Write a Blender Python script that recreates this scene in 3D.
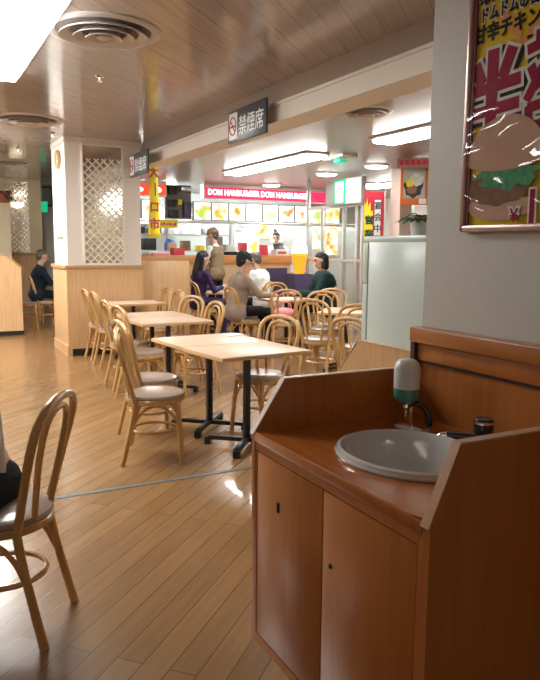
import bpy, bmesh, math, random
import numpy as np
from mathutils import Vector, Matrix, Euler
random.seed(4)
S = bpy.context.scene
COL = S.collection
for o in list(bpy.data.objects): bpy.data.objects.remove(o, do_unlink=True)
R = math.radians
PI = math.pi

# ---------------------------------------------------------------- camera
F = 685.0; PIT = R(7.66); ROL = R(.48); YAW = R(27.7)
cam_d = bpy.data.cameras.new('camera'); cam = bpy.data.objects.new('camera', cam_d); COL.objects.link(cam)
cam_d.sensor_fit = 'VERTICAL'; cam_d.sensor_height = 24.0; cam_d.lens = 24.0 * F / 680.0
cam_d.clip_start = .05; cam_d.clip_end = 100
fw = Vector((math.sin(YAW) * math.cos(PIT), math.cos(YAW) * math.cos(PIT), -math.sin(PIT)))
rt0 = Vector((math.cos(YAW), -math.sin(YAW), 0)); up0 = rt0.cross(fw)
rt = rt0 * math.cos(ROL) + up0 * math.sin(ROL); up = -rt0 * math.sin(ROL) + up0 * math.cos(ROL)
M = Matrix((rt, up, -fw)).transposed().to_4x4(); M.translation = Vector((0, 0, 1.4))
cam.matrix_world = M
S.camera = cam

# ---------------------------------------------------------------- world and exposure
W = bpy.data.worlds.new('world'); S.world = W; W.use_nodes = True
W.node_tree.nodes['Background'].inputs[0].default_value = (.9, .95, 1, 1)
W.node_tree.nodes['Background'].inputs[1].default_value = 0.02
S.view_settings.view_transform = 'Standard'; S.view_settings.look = 'None'
S.view_settings.gamma = 1.0; S.view_settings.use_curve_mapping = False
S.view_settings.exposure = 0.92
LAMP = 17.0        # luminance of the fluorescent diffusers
LAMP_LEFT = 14.0
FILL_REAR = 2.6  # fill lights added behind and left of the camera
LAMP_DISH = 9.0
SIGN = .72         # luminance of the backlit boards

# ---------------------------------------------------------------- materials
def nt(name):
    m = bpy.data.materials.new(name); m.use_nodes = True
    n = m.node_tree; b = n.nodes['Principled BSDF']
    return m, n, b
def mat(name, col, rough=.5, metal=0., var=.06, scale=8., bump=0., coat=0., spec=.5, stretch=(1, 1, 1), trans=0., alpha=1.):
    m, n, b = nt(name)
    b.inputs['Roughness'].default_value = rough; b.inputs['Metallic'].default_value = metal
    b.inputs['Coat Weight'].default_value = coat; b.inputs['Coat Roughness'].default_value = .12
    b.inputs['Specular IOR Level'].default_value = spec
    b.inputs['Transmission Weight'].default_value = trans
    tc = n.nodes.new('ShaderNodeTexCoord'); mp = n.nodes.new('ShaderNodeMapping'); mp.inputs['Scale'].default_value = stretch
    no = n.nodes.new('ShaderNodeTexNoise'); no.inputs['Scale'].default_value = scale; no.inputs['Detail'].default_value = 4
    n.links.new(tc.outputs['Object'], mp.inputs[0]); n.links.new(mp.outputs[0], no.inputs['Vector'])
    mx = n.nodes.new('ShaderNodeMix'); mx.data_type = 'RGBA'
    mx.inputs[6].default_value = (*[c * (1 - var) for c in col], 1); mx.inputs[7].default_value = (*[min(1, c * (1 + var)) for c in col], 1)
    n.links.new(no.outputs[0], mx.inputs[0]); n.links.new(mx.outputs[2], b.inputs['Base Color'])
    if bump:
        bp = n.nodes.new('ShaderNodeBump'); bp.inputs['Strength'].default_value = bump; bp.inputs['Distance'].default_value = .01
        n.links.new(no.outputs[0], bp.inputs['Height']); n.links.new(bp.outputs[0], b.inputs['Normal'])
    return m
def wood(name, c1, c2, rough=.35, axis=2, scale=6., coat=.15, spec=.4):
    """grain stretched along one axis"""
    m, n, b = nt(name)
    b.inputs['Roughness'].default_value = rough; b.inputs['Coat Weight'].default_value = coat
    b.inputs['Coat Roughness'].default_value = .15; b.inputs['Specular IOR Level'].default_value = spec
    tc = n.nodes.new('ShaderNodeTexCoord'); mp = n.nodes.new('ShaderNodeMapping')
    sc = [6., 6., 6.]; sc[axis] = .5; mp.inputs['Scale'].default_value = sc
    no = n.nodes.new('ShaderNodeTexNoise'); no.inputs['Scale'].default_value = scale; no.inputs['Detail'].default_value = 6
    no.inputs['Distortion'].default_value = .4
    cr = n.nodes.new('ShaderNodeValToRGB'); cr.color_ramp.elements[0].position = .3; cr.color_ramp.elements[1].position = .7
    cr.color_ramp.elements[0].color = (*c1, 1); cr.color_ramp.elements[1].color = (*c2, 1)
    n.links.new(tc.outputs['Object'], mp.inputs[0]); n.links.new(mp.outputs[0], no.inputs['Vector'])
    n.links.new(no.outputs[0], cr.inputs[0]); n.links.new(cr.outputs[0], b.inputs['Base Color'])
    return m
def emit(name, col, s):
    m, n, b = nt(name)
    b.inputs['Base Color'].default_value = (*col, 1); b.inputs['Emission Color'].default_value = (*col, 1)
    b.inputs['Emission Strength'].default_value = s; b.inputs['Roughness'].default_value = .4
    return m
def boards(name, c1, c2, cm, row, length, ang, rough, mortar=.003, coat=0., bump=.15, rvar=.12, spec=.5):
    m, n, b = nt(name)
    tc = n.nodes.new('ShaderNodeTexCoord'); mp = n.nodes.new('ShaderNodeMapping'); mp.vector_type = 'TEXTURE'
    mp.inputs['Rotation'].default_value = (0, 0, ang)
    br = n.nodes.new('ShaderNodeTexBrick'); br.inputs['Scale'].default_value = 1.; br.inputs['Mortar Size'].default_value = mortar
    br.inputs['Mortar Smooth'].default_value = .3; br.inputs['Brick Width'].default_value = length; br.inputs['Row Height'].default_value = row
    br.inputs['Color1'].default_value = (*c1, 1); br.inputs['Color2'].default_value = (*c2, 1); br.inputs['Mortar'].default_value = (*cm, 1)
    br.offset = .37; br.offset_frequency = 2
    n.links.new(tc.outputs['Object'], mp.inputs[0]); n.links.new(mp.outputs[0], br.inputs['Vector'])
    no = n.nodes.new('ShaderNodeTexNoise'); no.inputs['Scale'].default_value = 5.; no.inputs['Detail'].default_value = 5
    mp2 = n.nodes.new('ShaderNodeMapping'); mp2.inputs['Scale'].default_value = (.5, 7, 1)
    n.links.new(mp.outputs[0], mp2.inputs[0]); n.links.new(mp2.outputs[0], no.inputs['Vector'])
    mx = n.nodes.new('ShaderNodeMix'); mx.data_type = 'RGBA'; mx.blend_type = 'MULTIPLY'; mx.inputs[0].default_value = .45
    cr = n.nodes.new('ShaderNodeValToRGB'); cr.color_ramp.elements[0].position = .25; cr.color_ramp.elements[1].position = .75
    cr.color_ramp.elements[0].color = (.55, .5, .45, 1); cr.color_ramp.elements[1].color = (1, 1, 1, 1)
    n.links.new(no.outputs[0], cr.inputs[0]); n.links.new(br.outputs['Color'], mx.inputs[6]); n.links.new(cr.outputs[0], mx.inputs[7])
    n.links.new(mx.outputs[2], b.inputs['Base Color'])
    n2 = n.nodes.new('ShaderNodeTexNoise'); n2.inputs['Scale'].default_value = 2.2; n2.inputs['Detail'].default_value = 3
    n.links.new(tc.outputs['Object'], n2.inputs['Vector'])
    mr = n.nodes.new('ShaderNodeMapRange'); mr.inputs[3].default_value = rough - rvar / 2; mr.inputs[4].default_value = rough + rvar / 2
    n.links.new(n2.outputs[0], mr.inputs[0]); n.links.new(mr.outputs[0], b.inputs['Roughness'])
    b.inputs['Coat Weight'].default_value = coat; b.inputs['Specular IOR Level'].default_value = spec
    bp = n.nodes.new('ShaderNodeBump'); bp.invert = True; bp.inputs['Strength'].default_value = bump; bp.inputs['Distance'].default_value = .003
    n.links.new(br.outputs['Fac'], bp.inputs['Height']); n.links.new(bp.outputs[0], b.inputs['Normal'])
    return m
def food(name, cols, s, seed, border=.6, flatx=False):
    """glowing picture, backlit on menu boards, self-lit on cards and posters: blobs of food colour on white"""
    m, n, b = nt(name)
    tc = n.nodes.new('ShaderNodeTexCoord'); mp = n.nodes.new('ShaderNodeMapping'); mp.inputs['Location'].default_value = (seed * 3.7, seed * 1.9, seed * 2.3)
    no = n.nodes.new('ShaderNodeTexNoise'); no.inputs['Scale'].default_value = 7.; no.inputs['Detail'].default_value = 2.
    n.links.new(tc.outputs['Object'], mp.inputs[0]); n.links.new(mp.outputs[0], no.inputs['Vector'])
    cr = n.nodes.new('ShaderNodeValToRGB'); e = cr.color_ramp.elements
    e[0].position = .36; e[0].color = (*cols[0], 1); e[1].position = .60; e[1].color = (1, .97, .9, 1)
    for p, c in ((.46, cols[1]), (.54, cols[2])):
        k = e.new(p); k.color = (*c, 1)
    gd_ = n.nodes.new('ShaderNodeVectorMath'); gd_.operation = 'SUBTRACT'; gd_.inputs[1].default_value = (.5, .5, .45)
    gs_ = n.nodes.new('ShaderNodeVectorMath'); gs_.operation = 'MULTIPLY'; gs_.inputs[1].default_value = (1, 1 if flatx else 0, 1)
    gl_ = n.nodes.new('ShaderNodeVectorMath'); gl_.operation = 'LENGTH'
    n.links.new(tc.outputs['Generated'], gd_.inputs[0]); n.links.new(gd_.outputs[0], gs_.inputs[0]); n.links.new(gs_.outputs[0], gl_.inputs[0])
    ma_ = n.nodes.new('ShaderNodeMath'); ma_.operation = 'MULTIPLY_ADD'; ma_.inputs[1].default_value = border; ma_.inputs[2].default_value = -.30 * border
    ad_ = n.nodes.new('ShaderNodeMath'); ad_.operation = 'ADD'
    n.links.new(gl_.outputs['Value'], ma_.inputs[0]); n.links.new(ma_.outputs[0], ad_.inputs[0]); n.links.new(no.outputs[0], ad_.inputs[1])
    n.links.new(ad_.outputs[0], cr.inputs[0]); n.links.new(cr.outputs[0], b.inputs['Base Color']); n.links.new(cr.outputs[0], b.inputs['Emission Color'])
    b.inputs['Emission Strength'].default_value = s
    return m

m_floor = boards('floor_planks', (.345, .188, .077), (.272, .143, .057), (.10, .05, .022), .1, 1.9, R(43.3), .26, .0022, coat=.2, rvar=.02, bump=.08)
m_ceil = boards('ceiling_boards', (.45, .375, .345), (.43, .358, .328), (.31, .25, .225), .16, 30., R(43.3), .17, .004, coat=.3, bump=.12, rvar=.02)
m_ceil2 = mat('ceiling_paint', (.29, .255, .23), .3, var=.03)
m_plaster = mat('white_plaster', (.78, .72, .65), .55, var=.03)
m_brownwall = mat('brown_wall', (.20, .13, .085), .6)
m_tanwall = mat('tan_wall', (.42, .33, .24), .6)
m_plaster_y = mat('cream_plaster', (.80, .72, .50), .6, var=.03)
m_pillar = mat('grey_beige_plaster', (.60, .58, .53), .5, var=.05, scale=60, bump=.04)
m_beam = mat('beam_cream', (.72, .66, .58), .45, var=.03)
m_beamdk = mat('beam_brown', (.40, .32, .27), .2, var=.05)
m_wains = wood('wainscot_wood', (.62, .38, .19), (.72, .47, .25), .35, 2)
m_wainsdk = wood('wainscot_trim_wood', (.44, .25, .11), (.54, .32, .15), .35, 0)
m_black = mat('black_base', (.012, .011, .01), .5)
m_sink = wood('sink_wood', (.40, .125, .024), (.48, .165, .036), .36, 2, 5., .2)
m_sinkdk = wood('sink_cap_wood', (.38, .125, .026), (.46, .165, .04), .33, 1, 5., .2)
m_edge = wood('sink_pale_edge', (.50, .27, .14), (.58, .33, .18), .35, 2, 5., .2)
m_counter = wood('sink_counter_laminate', (.38, .105, .022), (.45, .14, .032), .16, 1, 5., .4)
m_gap = mat('dark_gap', (.07, .02, .008), .7)
m_ceramic = mat('ceramic', (.62, .62, .60), .14, var=.02, coat=.4)
m_chrome = mat('chrome', (.75, .76, .78), .14, 1., var=.02)
m_blackplastic = mat('black_plastic', (.015, .015, .016), .25, coat=.3)
m_bottle = mat('translucent_bottle', (.70, .74, .70), .3, var=.02, coat=.3)
m_soap = mat('green_soap', (.08, .27, .22), .25, var=.04, coat=.4)
m_rattan = wood('bent_rattan', (.48, .26, .09), (.62, .375, .145), .25, 2, 3., .45)
m_vinyl = mat('taupe_vinyl', (.34, .255, .20), .26, var=.05, coat=.25)
m_top = mat('table_laminate', (.66, .47, .34), .34, var=.02, scale=30)
m_topedge = wood('table_edge', (.62, .38, .18), (.70, .45, .24), .35, 0)
m_iron = mat('black_iron', (.012, .013, .015), .35, var=.1)
m_white = mat('white_paint', (.78, .78, .75), .4, var=.02)
m_fridge = mat('fridge_enamel', (.47, .53, .49), .3, var=.02, coat=.2)
m_fridgeg = mat('fridge_gasket', (.30, .32, .30), .5)
m_vent = mat('vent_metal', (.58, .53, .50), .3, var=.03)
m_lampbody = mat('lamp_housing', (.8, .8, .78), .4)
m_lamp = emit('fluorescent_diffuser', (1., 1., .96), LAMP)
m_lampl = emit('fluorescent_diffuser_left', (.97, 1., .97), LAMP_LEFT)
m_fill = emit('fill_light_diffuser', (1., .97, .9), FILL_REAR)
m_lampk = emit('kitchen_diffuser', (1., 1., .98), 30.)
m_dish = emit('dish_lamp_glow', (1., .98, .92), LAMP_DISH)
m_globe = emit('wall_lamp_glow', (1., .88, .62), 1.3)
m_signdk = mat('sign_dark', (.055, .062, .075), .35)
m_signwh = mat('sign_white', (.85, .87, .88), .4)
m_signred = mat('sign_red', (.55, .10, .10), .4)
m_mirror = mat('mirror_glass', (.74, .70, .62), .08, 1., var=.02)
m_lattice = mat('lattice_white', (.80, .74, .65), .45)
m_steel = mat('brushed_steel', (.62, .63, .63), .3, 1., var=.05)
m_alu = mat('aluminium_frame', (.66, .68, .66), .35, .6, var=.03)
m_skin = mat('skin', (.60, .37, .27), .5, var=.04)
m_lip = mat('lips', (.45, .16, .14), .5)
m_eye = mat('dark_eye', (.02, .015, .012), .3)
m_hairb = mat('black_hair', (.008, .007, .007), .65, var=.3, scale=40, stretch=(1, 1, .2))
m_hairbr = mat('brown_grey_hair', (.09, .065, .05), .45, var=.3, scale=40, stretch=(1, 1, .2))
def cloth(n, c, r=.85): return mat(n, c, r, var=.14, scale=14, bump=.25, spec=.2)
m_beige = cloth('beige_jacket_cloth', (.33, .255, .20))
m_wshirt = cloth('white_shirt_cloth', (.70, .73, .71))
m_purple = cloth('purple_jumper_cloth', (.045, .025, .085))
m_dkgreen = cloth('dark_green_coat_cloth', (.010, .030, .028))
m_blackc = cloth('black_trouser_cloth', (.010, .010, .013))
m_vest = cloth('brown_vest_cloth', (.27, .19, .11))
m_navy = cloth('navy_top_cloth', (.012, .018, .035))
m_grey = cloth('grey_top_cloth', (.50, .49, .45))
m_apron = cloth('pale_uniform_cloth', (.75, .72, .70))
m_capc = cloth('dark_cap_cloth', (.02, .035, .035))
m_shoe = mat('shoe_leather', (.02, .016, .013), .4)
m_pink = mat('pink_vinyl', (.80, .24, .30), .35, var=.08)
m_red = mat('red_box', (.60, .05, .07), .4)
m_blue = mat('blue_plastic', (.10, .25, .75), .3, coat=.2)
m_paper = mat('white_paper', (.82, .82, .80), .6)
m_yellow = mat('yellow_card', (.90, .68, .03), .5)
m_yellowb = mat('yellow_cloth', (.98, .80, .02), .6)
m_flagred = mat('flag_red', (.62, .03, .06), .6)
m_flaggreen = mat('flag_dark_lettering', (.01, .06, .05), .6)
m_bannerred = mat('banner_lettering', (.55, .10, .10), .6)
m_counterw = wood('shop_counter_wood', (.50, .22, .07), (.60, .28, .10), .4, 0)
m_counterpale = wood('shop_counter_front', (.55, .36, .20), (.62, .42, .25), .45, 2)
m_kwall = mat('kitchen_tile', (.60, .69, .67), .35, var=.03)
m_pinksign = emit('pink_sign_face', (.90, .035, .13), .42)
m_orsign = emit('orange_sign_face', (.92, .085, .025), .42)
m_signlet = emit('sign_lettering', (1, .95, .95), SIGN)
m_menuframe = mat('menu_frame', (.20, .19, .18), .4)
m_greenexit = emit('green_exit_face', (.01, .50, .26), .45)
m_whiteexit = emit('white_exit_face', (.80, 1, .95), .8)
m_leaf = mat('leaf_green', (.07, .20, .04), .45, var=.4, scale=20)
m_leafred = mat('leaf_red', (.25, .03, .05), .45, var=.4, scale=20)
m_pot = mat('pale_pot', (.60, .55, .52), .5)
m_redpot = mat('red_pot', (.45, .12, .10), .5)
m_pinkwall = mat('pale_pink_pillar', (.70, .56, .50), .5, var=.03)
m_cone = emit('glowing_cone', (1., .30, .02), .6)
m_cream = emit('glowing_soft_ice', (1., .97, .90), .7)
m_purpbox = mat('purple_case', (.07, .05, .12), .4)
m_pframe = mat('poster_frame_metal', (.48, .34, .31), .28, .5)
m_pframein = mat('poster_frame_red', (.25, .02, .03), .4)
m_py = mat('poster_yellow', (.80, .60, .015), .5, var=.04, spec=.05)
m_por = mat('poster_orange', (.85, .42, .12), .5, var=.06, spec=.05)
m_pbk = mat('poster_black_ink', (.012, .014, .016), .5, spec=.05)
m_pwh = mat('poster_white_ink', (.85, .86, .84), .5, spec=.05)
m_pcr = mat('poster_crimson', (.36, .008, .06), .5, var=.05, spec=.05)
m_bun = mat('poster_bun', (.62, .40, .29), .5, var=.12, scale=14, spec=.05)
m_patty = mat('poster_chicken', (.24, .13, .09), .5, var=.4, scale=40, spec=.05)
m_lett = mat('poster_lettuce', (.08, .34, .17), .5, var=.6, scale=60, spec=.05)
m_film = mat('clear_film', (.95, .97, .97), .06, var=0, spec=.5)
def clear_sheet(name, tint, rough, gain):
    """thin clear sheet: Schlick reflection that is the same from either side"""
    m, n, b = nt(name)
    tr = n.nodes.new('ShaderNodeBsdfTransparent'); tr.inputs[0].default_value = (*tint, 1)
    gl = n.nodes.new('ShaderNodeBsdfGlossy'); gl.inputs['Roughness'].default_value = rough
    lw = n.nodes.new('ShaderNodeLayerWeight'); lw.inputs[0].default_value = .5
    pw = n.nodes.new('ShaderNodeMath'); pw.operation = 'POWER'; pw.inputs[1].default_value = 5.
    ma = n.nodes.new('ShaderNodeMath'); ma.operation = 'MULTIPLY_ADD'; ma.inputs[1].default_value = .9; ma.inputs[2].default_value = gain
    mx = n.nodes.new('ShaderNodeMixShader')
    n.links.new(lw.outputs['Facing'], pw.inputs[0]); n.links.new(pw.outputs[0], ma.inputs[0]); n.links.new(ma.outputs[0], mx.inputs[0])
    n.links.new(tr.outputs[0], mx.inputs[1]); n.links.new(gl.outputs[0], mx.inputs[2]); n.links.new(mx.outputs[0], n.nodes['Material Output'].inputs[0])
    return m
m_film = clear_sheet('wrinkled_clear_film', (1, 1, 1), .05, .045)
m_glass = clear_sheet('clear_glass', (.95, .98, .96), .03, .05)

# ---------------------------------------------------------------- mesh helpers
def spline(pts, n=6):
    """Catmull-Rom through the points"""
    P = [Vector(p) for p in pts]; out = []
    for i in range(len(P) - 1):
        a = P[max(i - 1, 0)]; b = P[i]; c = P[i + 1]; d = P[min(i + 2, len(P) - 1)]
        for k in range(n):
            t = k / n
            out.append(.5 * ((2 * b) + (c - a) * t + (2 * a - 5 * b + 4 * c - d) * t * t + (3 * b - a - 3 * c + d) * t ** 3))
    out.append(P[-1]); return out
class MB:
    def __init__(s): s.bm = bmesh.new()
    def box(s, c, size, bev=0., rot=None, seg=2):
        r = bmesh.ops.create_cube(s.bm, size=1.); vs = r['verts']
        for v in vs: v.co = Vector((v.co.x * size[0], v.co.y * size[1], v.co.z * size[2]))
        if bev > 0:
            es = list({e for v in vs for e in v.link_edges})
            g = bmesh.ops.bevel(s.bm, geom=es, offset=bev, segments=seg, affect='EDGES', profile=.5)
            vs = list({v for f in g['faces'] for v in f.verts} | {v for v in vs if v.is_valid})
        m = (rot.to_matrix() if isinstance(rot, Euler) else rot) if rot else None
        for v in vs:
            if m: v.co = m @ v.co
            v.co += Vector(c)
        return s
    def bb(s, x0, x1, y0, y1, z0, z1, bev=0.):
        return s.box(((x0 + x1) / 2, (y0 + y1) / 2, (z0 + z1) / 2), (abs(x1 - x0), abs(y1 - y0), abs(z1 - z0)), bev)
    def tube(s, pts, r, seg=10, closed=False, flat=1., caps=True):
        P = [Vector(p) for p in pts]; n = len(P)
        rr = r if isinstance(r, (list, tuple)) else [r] * n
        T = []
        for i in range(n):
            if closed: t = P[(i + 1) % n] - P[i - 1]
            else: t = P[min(i + 1, n - 1)] - P[max(i - 1, 0)]
            T.append(t.normalized())
        a = Vector((0, 0, 1)) if abs(T[0].z) < .9 else Vector((1, 0, 0))
        N = (a - T[0] * a.dot(T[0])).normalized(); rings = []
        for i in range(n):
            N = (N - T[i] * N.dot(T[i])).normalized(); B = T[i].cross(N)
            rings.append([s.bm.verts.new(P[i] + (N * math.cos(2 * PI * k / seg) + B * math.sin(2 * PI * k / seg) * flat) * rr[i]) for k in range(seg)])
        for i in range(n if closed else n - 1):
            A, B2 = rings[i], rings[(i + 1) % n]
            for k in range(seg): s.bm.faces.new((A[k], A[(k + 1) % seg], B2[(k + 1) % seg], B2[k]))
        if not closed and caps:
            s.bm.faces.new(rings[0][::-1]); s.bm.faces.new(rings[-1])
        return s
    def lathe(s, prof, c=(0, 0, 0), seg=32, sx=1., sy=1., rot=None):
        rings = []; C = Vector(c)
        for (r, z) in prof:
            if r < 1e-6: vs = [s.bm.verts.new((0, 0, z))]
            else: vs = [s.bm.verts.new((r * math.cos(2 * PI * k / seg) * sx, r * math.sin(2 * PI * k / seg) * sy, z)) for k in range(seg)]
            rings.append(vs)
        for A, B in zip(rings, rings[1:]):
            for k in range(seg):
                k2 = (k + 1) % seg
                q = [A[k % len(A)], A[k2 % len(A)], B[k2 % len(B)], B[k % len(B)]]
                q2 = []
                for v in q:
                    if v not in q2: q2.append(v)
                if len(q2) >= 3:
                    try: s.bm.faces.new(q2)
                    except ValueError: pass
        for vs in rings:
            for v in vs:
                if rot: v.co = rot @ v.co
                v.co += C
        return s
    def prism(s, poly, vec):
        """closed polygon (3-D points) extruded by vec"""
        A = [s.bm.verts.new(p) for p in poly]; B = [s.bm.verts.new(Vector(p) + Vector(vec)) for p in poly]
        n = len(A); s.bm.faces.new(A[::-1]); s.bm.faces.new(B)
        for i in range(n): s.bm.faces.new((A[i], A[(i + 1) % n], B[(i + 1) % n], B[i]))
        return s
    def ell(s, c, r, sub=2, rot=None):
        g = bmesh.ops.create_icosphere(s.bm, subdivisions=sub, radius=1.)
        for v in g['verts']:
            v.co = Vector((v.co.x * r[0], v.co.y * r[1], v.co.z * r[2]))
            if rot: v.co = rot @ v.co
            v.co += Vector(c)
        return s
    def leaf(s, base, d, L, w, droop=.3):
        d = Vector(d).normalized(); side = d.cross(Vector((0, 0, 1)))
        if side.length < .1: side = Vector((1, 0, 0))
        side.normalize(); b = Vector(base); rows = []
        for i, (t, ww) in enumerate(((0, .15), (.3, .9), (.6, 1.), (.85, .5), (1., .05))):
            p = b + d * L * t + Vector((0, 0, -droop * L * t * t))
            rows.append((s.bm.verts.new(p - side * w * ww * .5), s.bm.verts.new(p + Vector((0, 0, -.06 * w))), s.bm.verts.new(p + side * w * ww * .5)))
        for A, B in zip(rows, rows[1:]):
            for k in (0, 1): s.bm.faces.new((A[k], A[k + 1], B[k + 1], B[k]))
        return s
    def build(s, name, m, parent=None, loc=None, smooth=True, rotz=0., kind=None):
        bmesh.ops.recalc_face_normals(s.bm, faces=s.bm.faces)
        me = bpy.data.meshes.new(name); s.bm.to_mesh(me); s.bm.free()
        if smooth:
            me.polygons.foreach_set('use_smooth', [True] * len(me.polygons))
            me.set_sharp_from_angle(angle=R(38))
        o = bpy.data.objects.new(name, me); COL.objects.link(o)
        for k in (m if isinstance(m, (list, tuple)) else [m]): me.materials.append(k)
        if parent: o.parent = parent
        if loc: o.location = loc
        if rotz: o.rotation_euler = (0, 0, rotz)
        if kind: o['kind'] = kind
        return o
def tag(o, label, cat, group=None):
    o['label'] = label; o['category'] = cat
    if group: o['group'] = group
    return o
def thing(name, label, cat, loc=(0, 0, 0), rotz=0., group=None):
    o = bpy.data.objects.new(name, None); COL.objects.link(o); o.location = loc; o.rotation_euler = (0, 0, rotz)
    o.empty_display_size = .1
    return tag(o, label, cat, group)
def kids(o): return [c for c in bpy.data.objects if c.parent == o]
def copy_tree(o, parent=None):
    c = o.copy(); COL.objects.link(c); c.parent = parent
    for ch in kids(o): copy_tree(ch, c)
    return c
def place(proto, loc, rotz, label, first=False):
    o = proto if first else copy_tree(proto)
    o.location = loc; o.rotation_euler = (0, 0, rotz); o['label'] = label
    return o
def text(name, s, loc, size, xdir, updir, m, parent=None, ext=.0015, off=0., ax='LEFT', sx=1., shear=0.):
    cu = bpy.data.curves.new(name, 'FONT'); cu.body = s; cu.size = size; cu.extrude = ext; cu.offset = off
    cu.align_x = ax; cu.resolution_u = 3; cu.shear = shear
    t = bpy.data.objects.new(name, cu); COL.objects.link(t)
    bpy.context.view_layer.update()
    dg = bpy.context.evaluated_depsgraph_get()
    me = bpy.data.meshes.new_from_object(t.evaluated_get(dg), depsgraph=dg)
    bpy.data.objects.remove(t, do_unlink=True)
    x = Vector(xdir).normalized(); u = Vector(updir).normalized(); z = x.cross(u)
    Mx = Matrix((x * sx, u, z)).transposed()
    for v in me.vertices: v.co = Mx @ v.co
    me.materials.clear(); me.materials.append(m)
    o = bpy.data.objects.new(name, me); COL.objects.link(o); o.location = loc
    if parent: o.parent = parent
    return o
def struct(name, mb, m, smooth=False): return mb.build(name, m, smooth=smooth, kind='structure')

# ---------------------------------------------------------------- room shell
CL = 2.75; CR = 2.62; YB = 16.6; XL = -4.; XR = 10.5; YF = -3.2
struct('floor', MB().bb(XL, XR, YF, YB, -.1, 0), m_floor)
struct('ceiling_left', MB().bb(XL, 3.04, YF, YB, CL, CL + .1), m_ceil)
struct('ceiling_right', MB().bb(3.04, XR, YF, YB, CR, CR + .23), m_ceil2)
struct('wall_left', MB().bb(XL - .1, XL, YF, YB, 0, CL), m_brownwall)
struct('wall_back', MB().bb(XL, XR, YF - .1, YF, 0, CL), m_tanwall)
struct('wall_far', MB().bb(XL, XR, YB, YB + .1, 0, CL), m_plaster)
struct('wall_right', MB().bb(XR, XR + .1, YF, YB, 0, CL), m_plaster)
struct('wall_pillar', MB().bb(1.74, 3.2, -1.2, 2.05, 0, CL), m_pillar)
# beam
struct('beam_lower', MB().bb(2.76, 3.05, 2.05, 8.9, 2.437, 2.585), m_beam)
struct('beam_upper', MB().bb(2.785, 3.04, 2.05, 8.9, 2.585, CL), m_beamdk)
struct('trim_1', MB().bb(2.745, 3.05, 2.05, 8.9, 2.565, 2.588), m_beam)
struct('floor_strip', MB().bb(.60, 2.3, 3.80, 3.835, -.002, .003), mat('strip_metal', (.15, .165, .18), .45, .2))
# column
struct('column', MB().bb(1.78, 2.74, 8.92, 9.78, 0, CL), m_plaster)
struct('column_cornice', MB().bb(1.77, 2.76, 8.90, 9.79, 2.69, CL), m_plaster)
struct('column_wainscot', MB().bb(1.755, 2.75, 8.89, 9.81, .09, 1.12), m_wains)
struct('trim_2', MB().bb(1.735, 2.77, 8.87, 9.83, 1.115, 1.16, .006), m_wainsdk)
struct('trim_3', MB().bb(1.74, 1.80, 8.875, 9.82, .0, .13), m_wains)
struct('baseboard_column', MB().bb(1.80, 2.75, 8.895, 9.81, .0, .10), m_black)
# far left room
struct('wall_far_left', MB().bb(-4, 2.49, 15.0, 15.2, 0, CL), m_plaster_y)
struct('wainscot_far_left', MB().bb(-4, 2.50, 14.94, 15.0, .05, 1.2), m_wains)
struct('trim_4', MB().bb(-4, 2.51, 14.92, 15.01, 1.2, 1.25), m_wainsdk)
struct('wall_corridor', MB().bb(2.40, 3.0, 15.42, 15.6, 0, CL), m_plaster)
# kitchen partitions behind the shop front
struct('wall_kitchen', MB().bb(2.78, 9., 15.0, 15.2, 0, CR), m_kwall)
struct('wall_kitchen_side', MB().bb(2.78, 2.88, 10.0, 15.2, 0, CR), m_plaster)

# ---------------------------------------------------------------- lamps
def fluorescent(loc, size, label, m, h=.07):
    t = thing('ceiling_light', label, 'ceiling light', loc, 0, 'fluorescent ceiling lights')
    sx, sy = size
    MB().bb(-sx / 2 - .03, sx / 2 + .03, -sy / 2 - .03, sy / 2 + .03, -.03, 0, .005).build('housing', m_lampbody, t)
    MB().bb(-sx / 2, sx / 2, -sy / 2, sy / 2, -h, -.031, .02).build('diffuser', m, t)
    return t
fluorescent((4.70, 9.0, CR), (.30, 2.6), 'long fluorescent ceiling light in front of the pink shop sign', m_lamp)
fluorescent((4.75, 5.15, CR), (.30, 2.45), 'fluorescent ceiling light right beside the grey pillar top', m_lamp)
fluorescent((.52, 4.95, CL), (.62, 2.0), 'glaring ceiling light in the top left corner', m_lampl)
fluorescent((-1.9, 6.6, CL), (.6, 2.4), 'ceiling light over the left aisle, left of the glaring one', m_lampl)
fluorescent((4.75, 1.0, CR), (.30, 2.45), 'ceiling light of the right row behind the grey pillar', m_lamp)
fluorescent((5.3, -1.6, CR), (.30, 2.0), 'added unseen ceiling light near the back of the hall', m_lamp)  # unseen, added so the back wall mirrored in the lattice looks lit
fluorescent((8.0, 10.2, CR), (.30, 2.0), 'added ceiling light beyond the glass entrance', m_lamp)  # added to brighten the space behind the glass
fluorescent((.2, -2.2, CL), (1.6, .5), 'added fill light behind the viewer', m_fill)  # unseen, added as fill for the basin side panels and pillar
fluorescent((-2.7, .8, CL), (.5, 1.8), 'added fill light along the near left wall', m_fill)  # unseen, added to light the pillar wall and its poster
fluorescent((-.8, 13.2, CL), (1.4, .5), 'added ceiling light in the far left room', m_lampl)  # unseen, added to brighten the far left wall and corridor
fluorescent((.62, 9.2, CL), (.5, 1.6), 'ceiling light over the aisle left of the white column', m_lampk)
def dish(loc, label, r=.17):
    t = thing('dish_light', label, 'ceiling light', loc, 0, 'small round ceiling lights')
    MB().lathe([(0, 0), (r + .015, 0), (r + .015, -.02), (r, -.03)], seg=28).build('rim', m_lampbody, t)
    MB().lathe([(r, -.02), (r * .85, -.045), (r * .4, -.055), (0, -.057)], seg=28).build('glass', m_dish, t)
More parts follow.
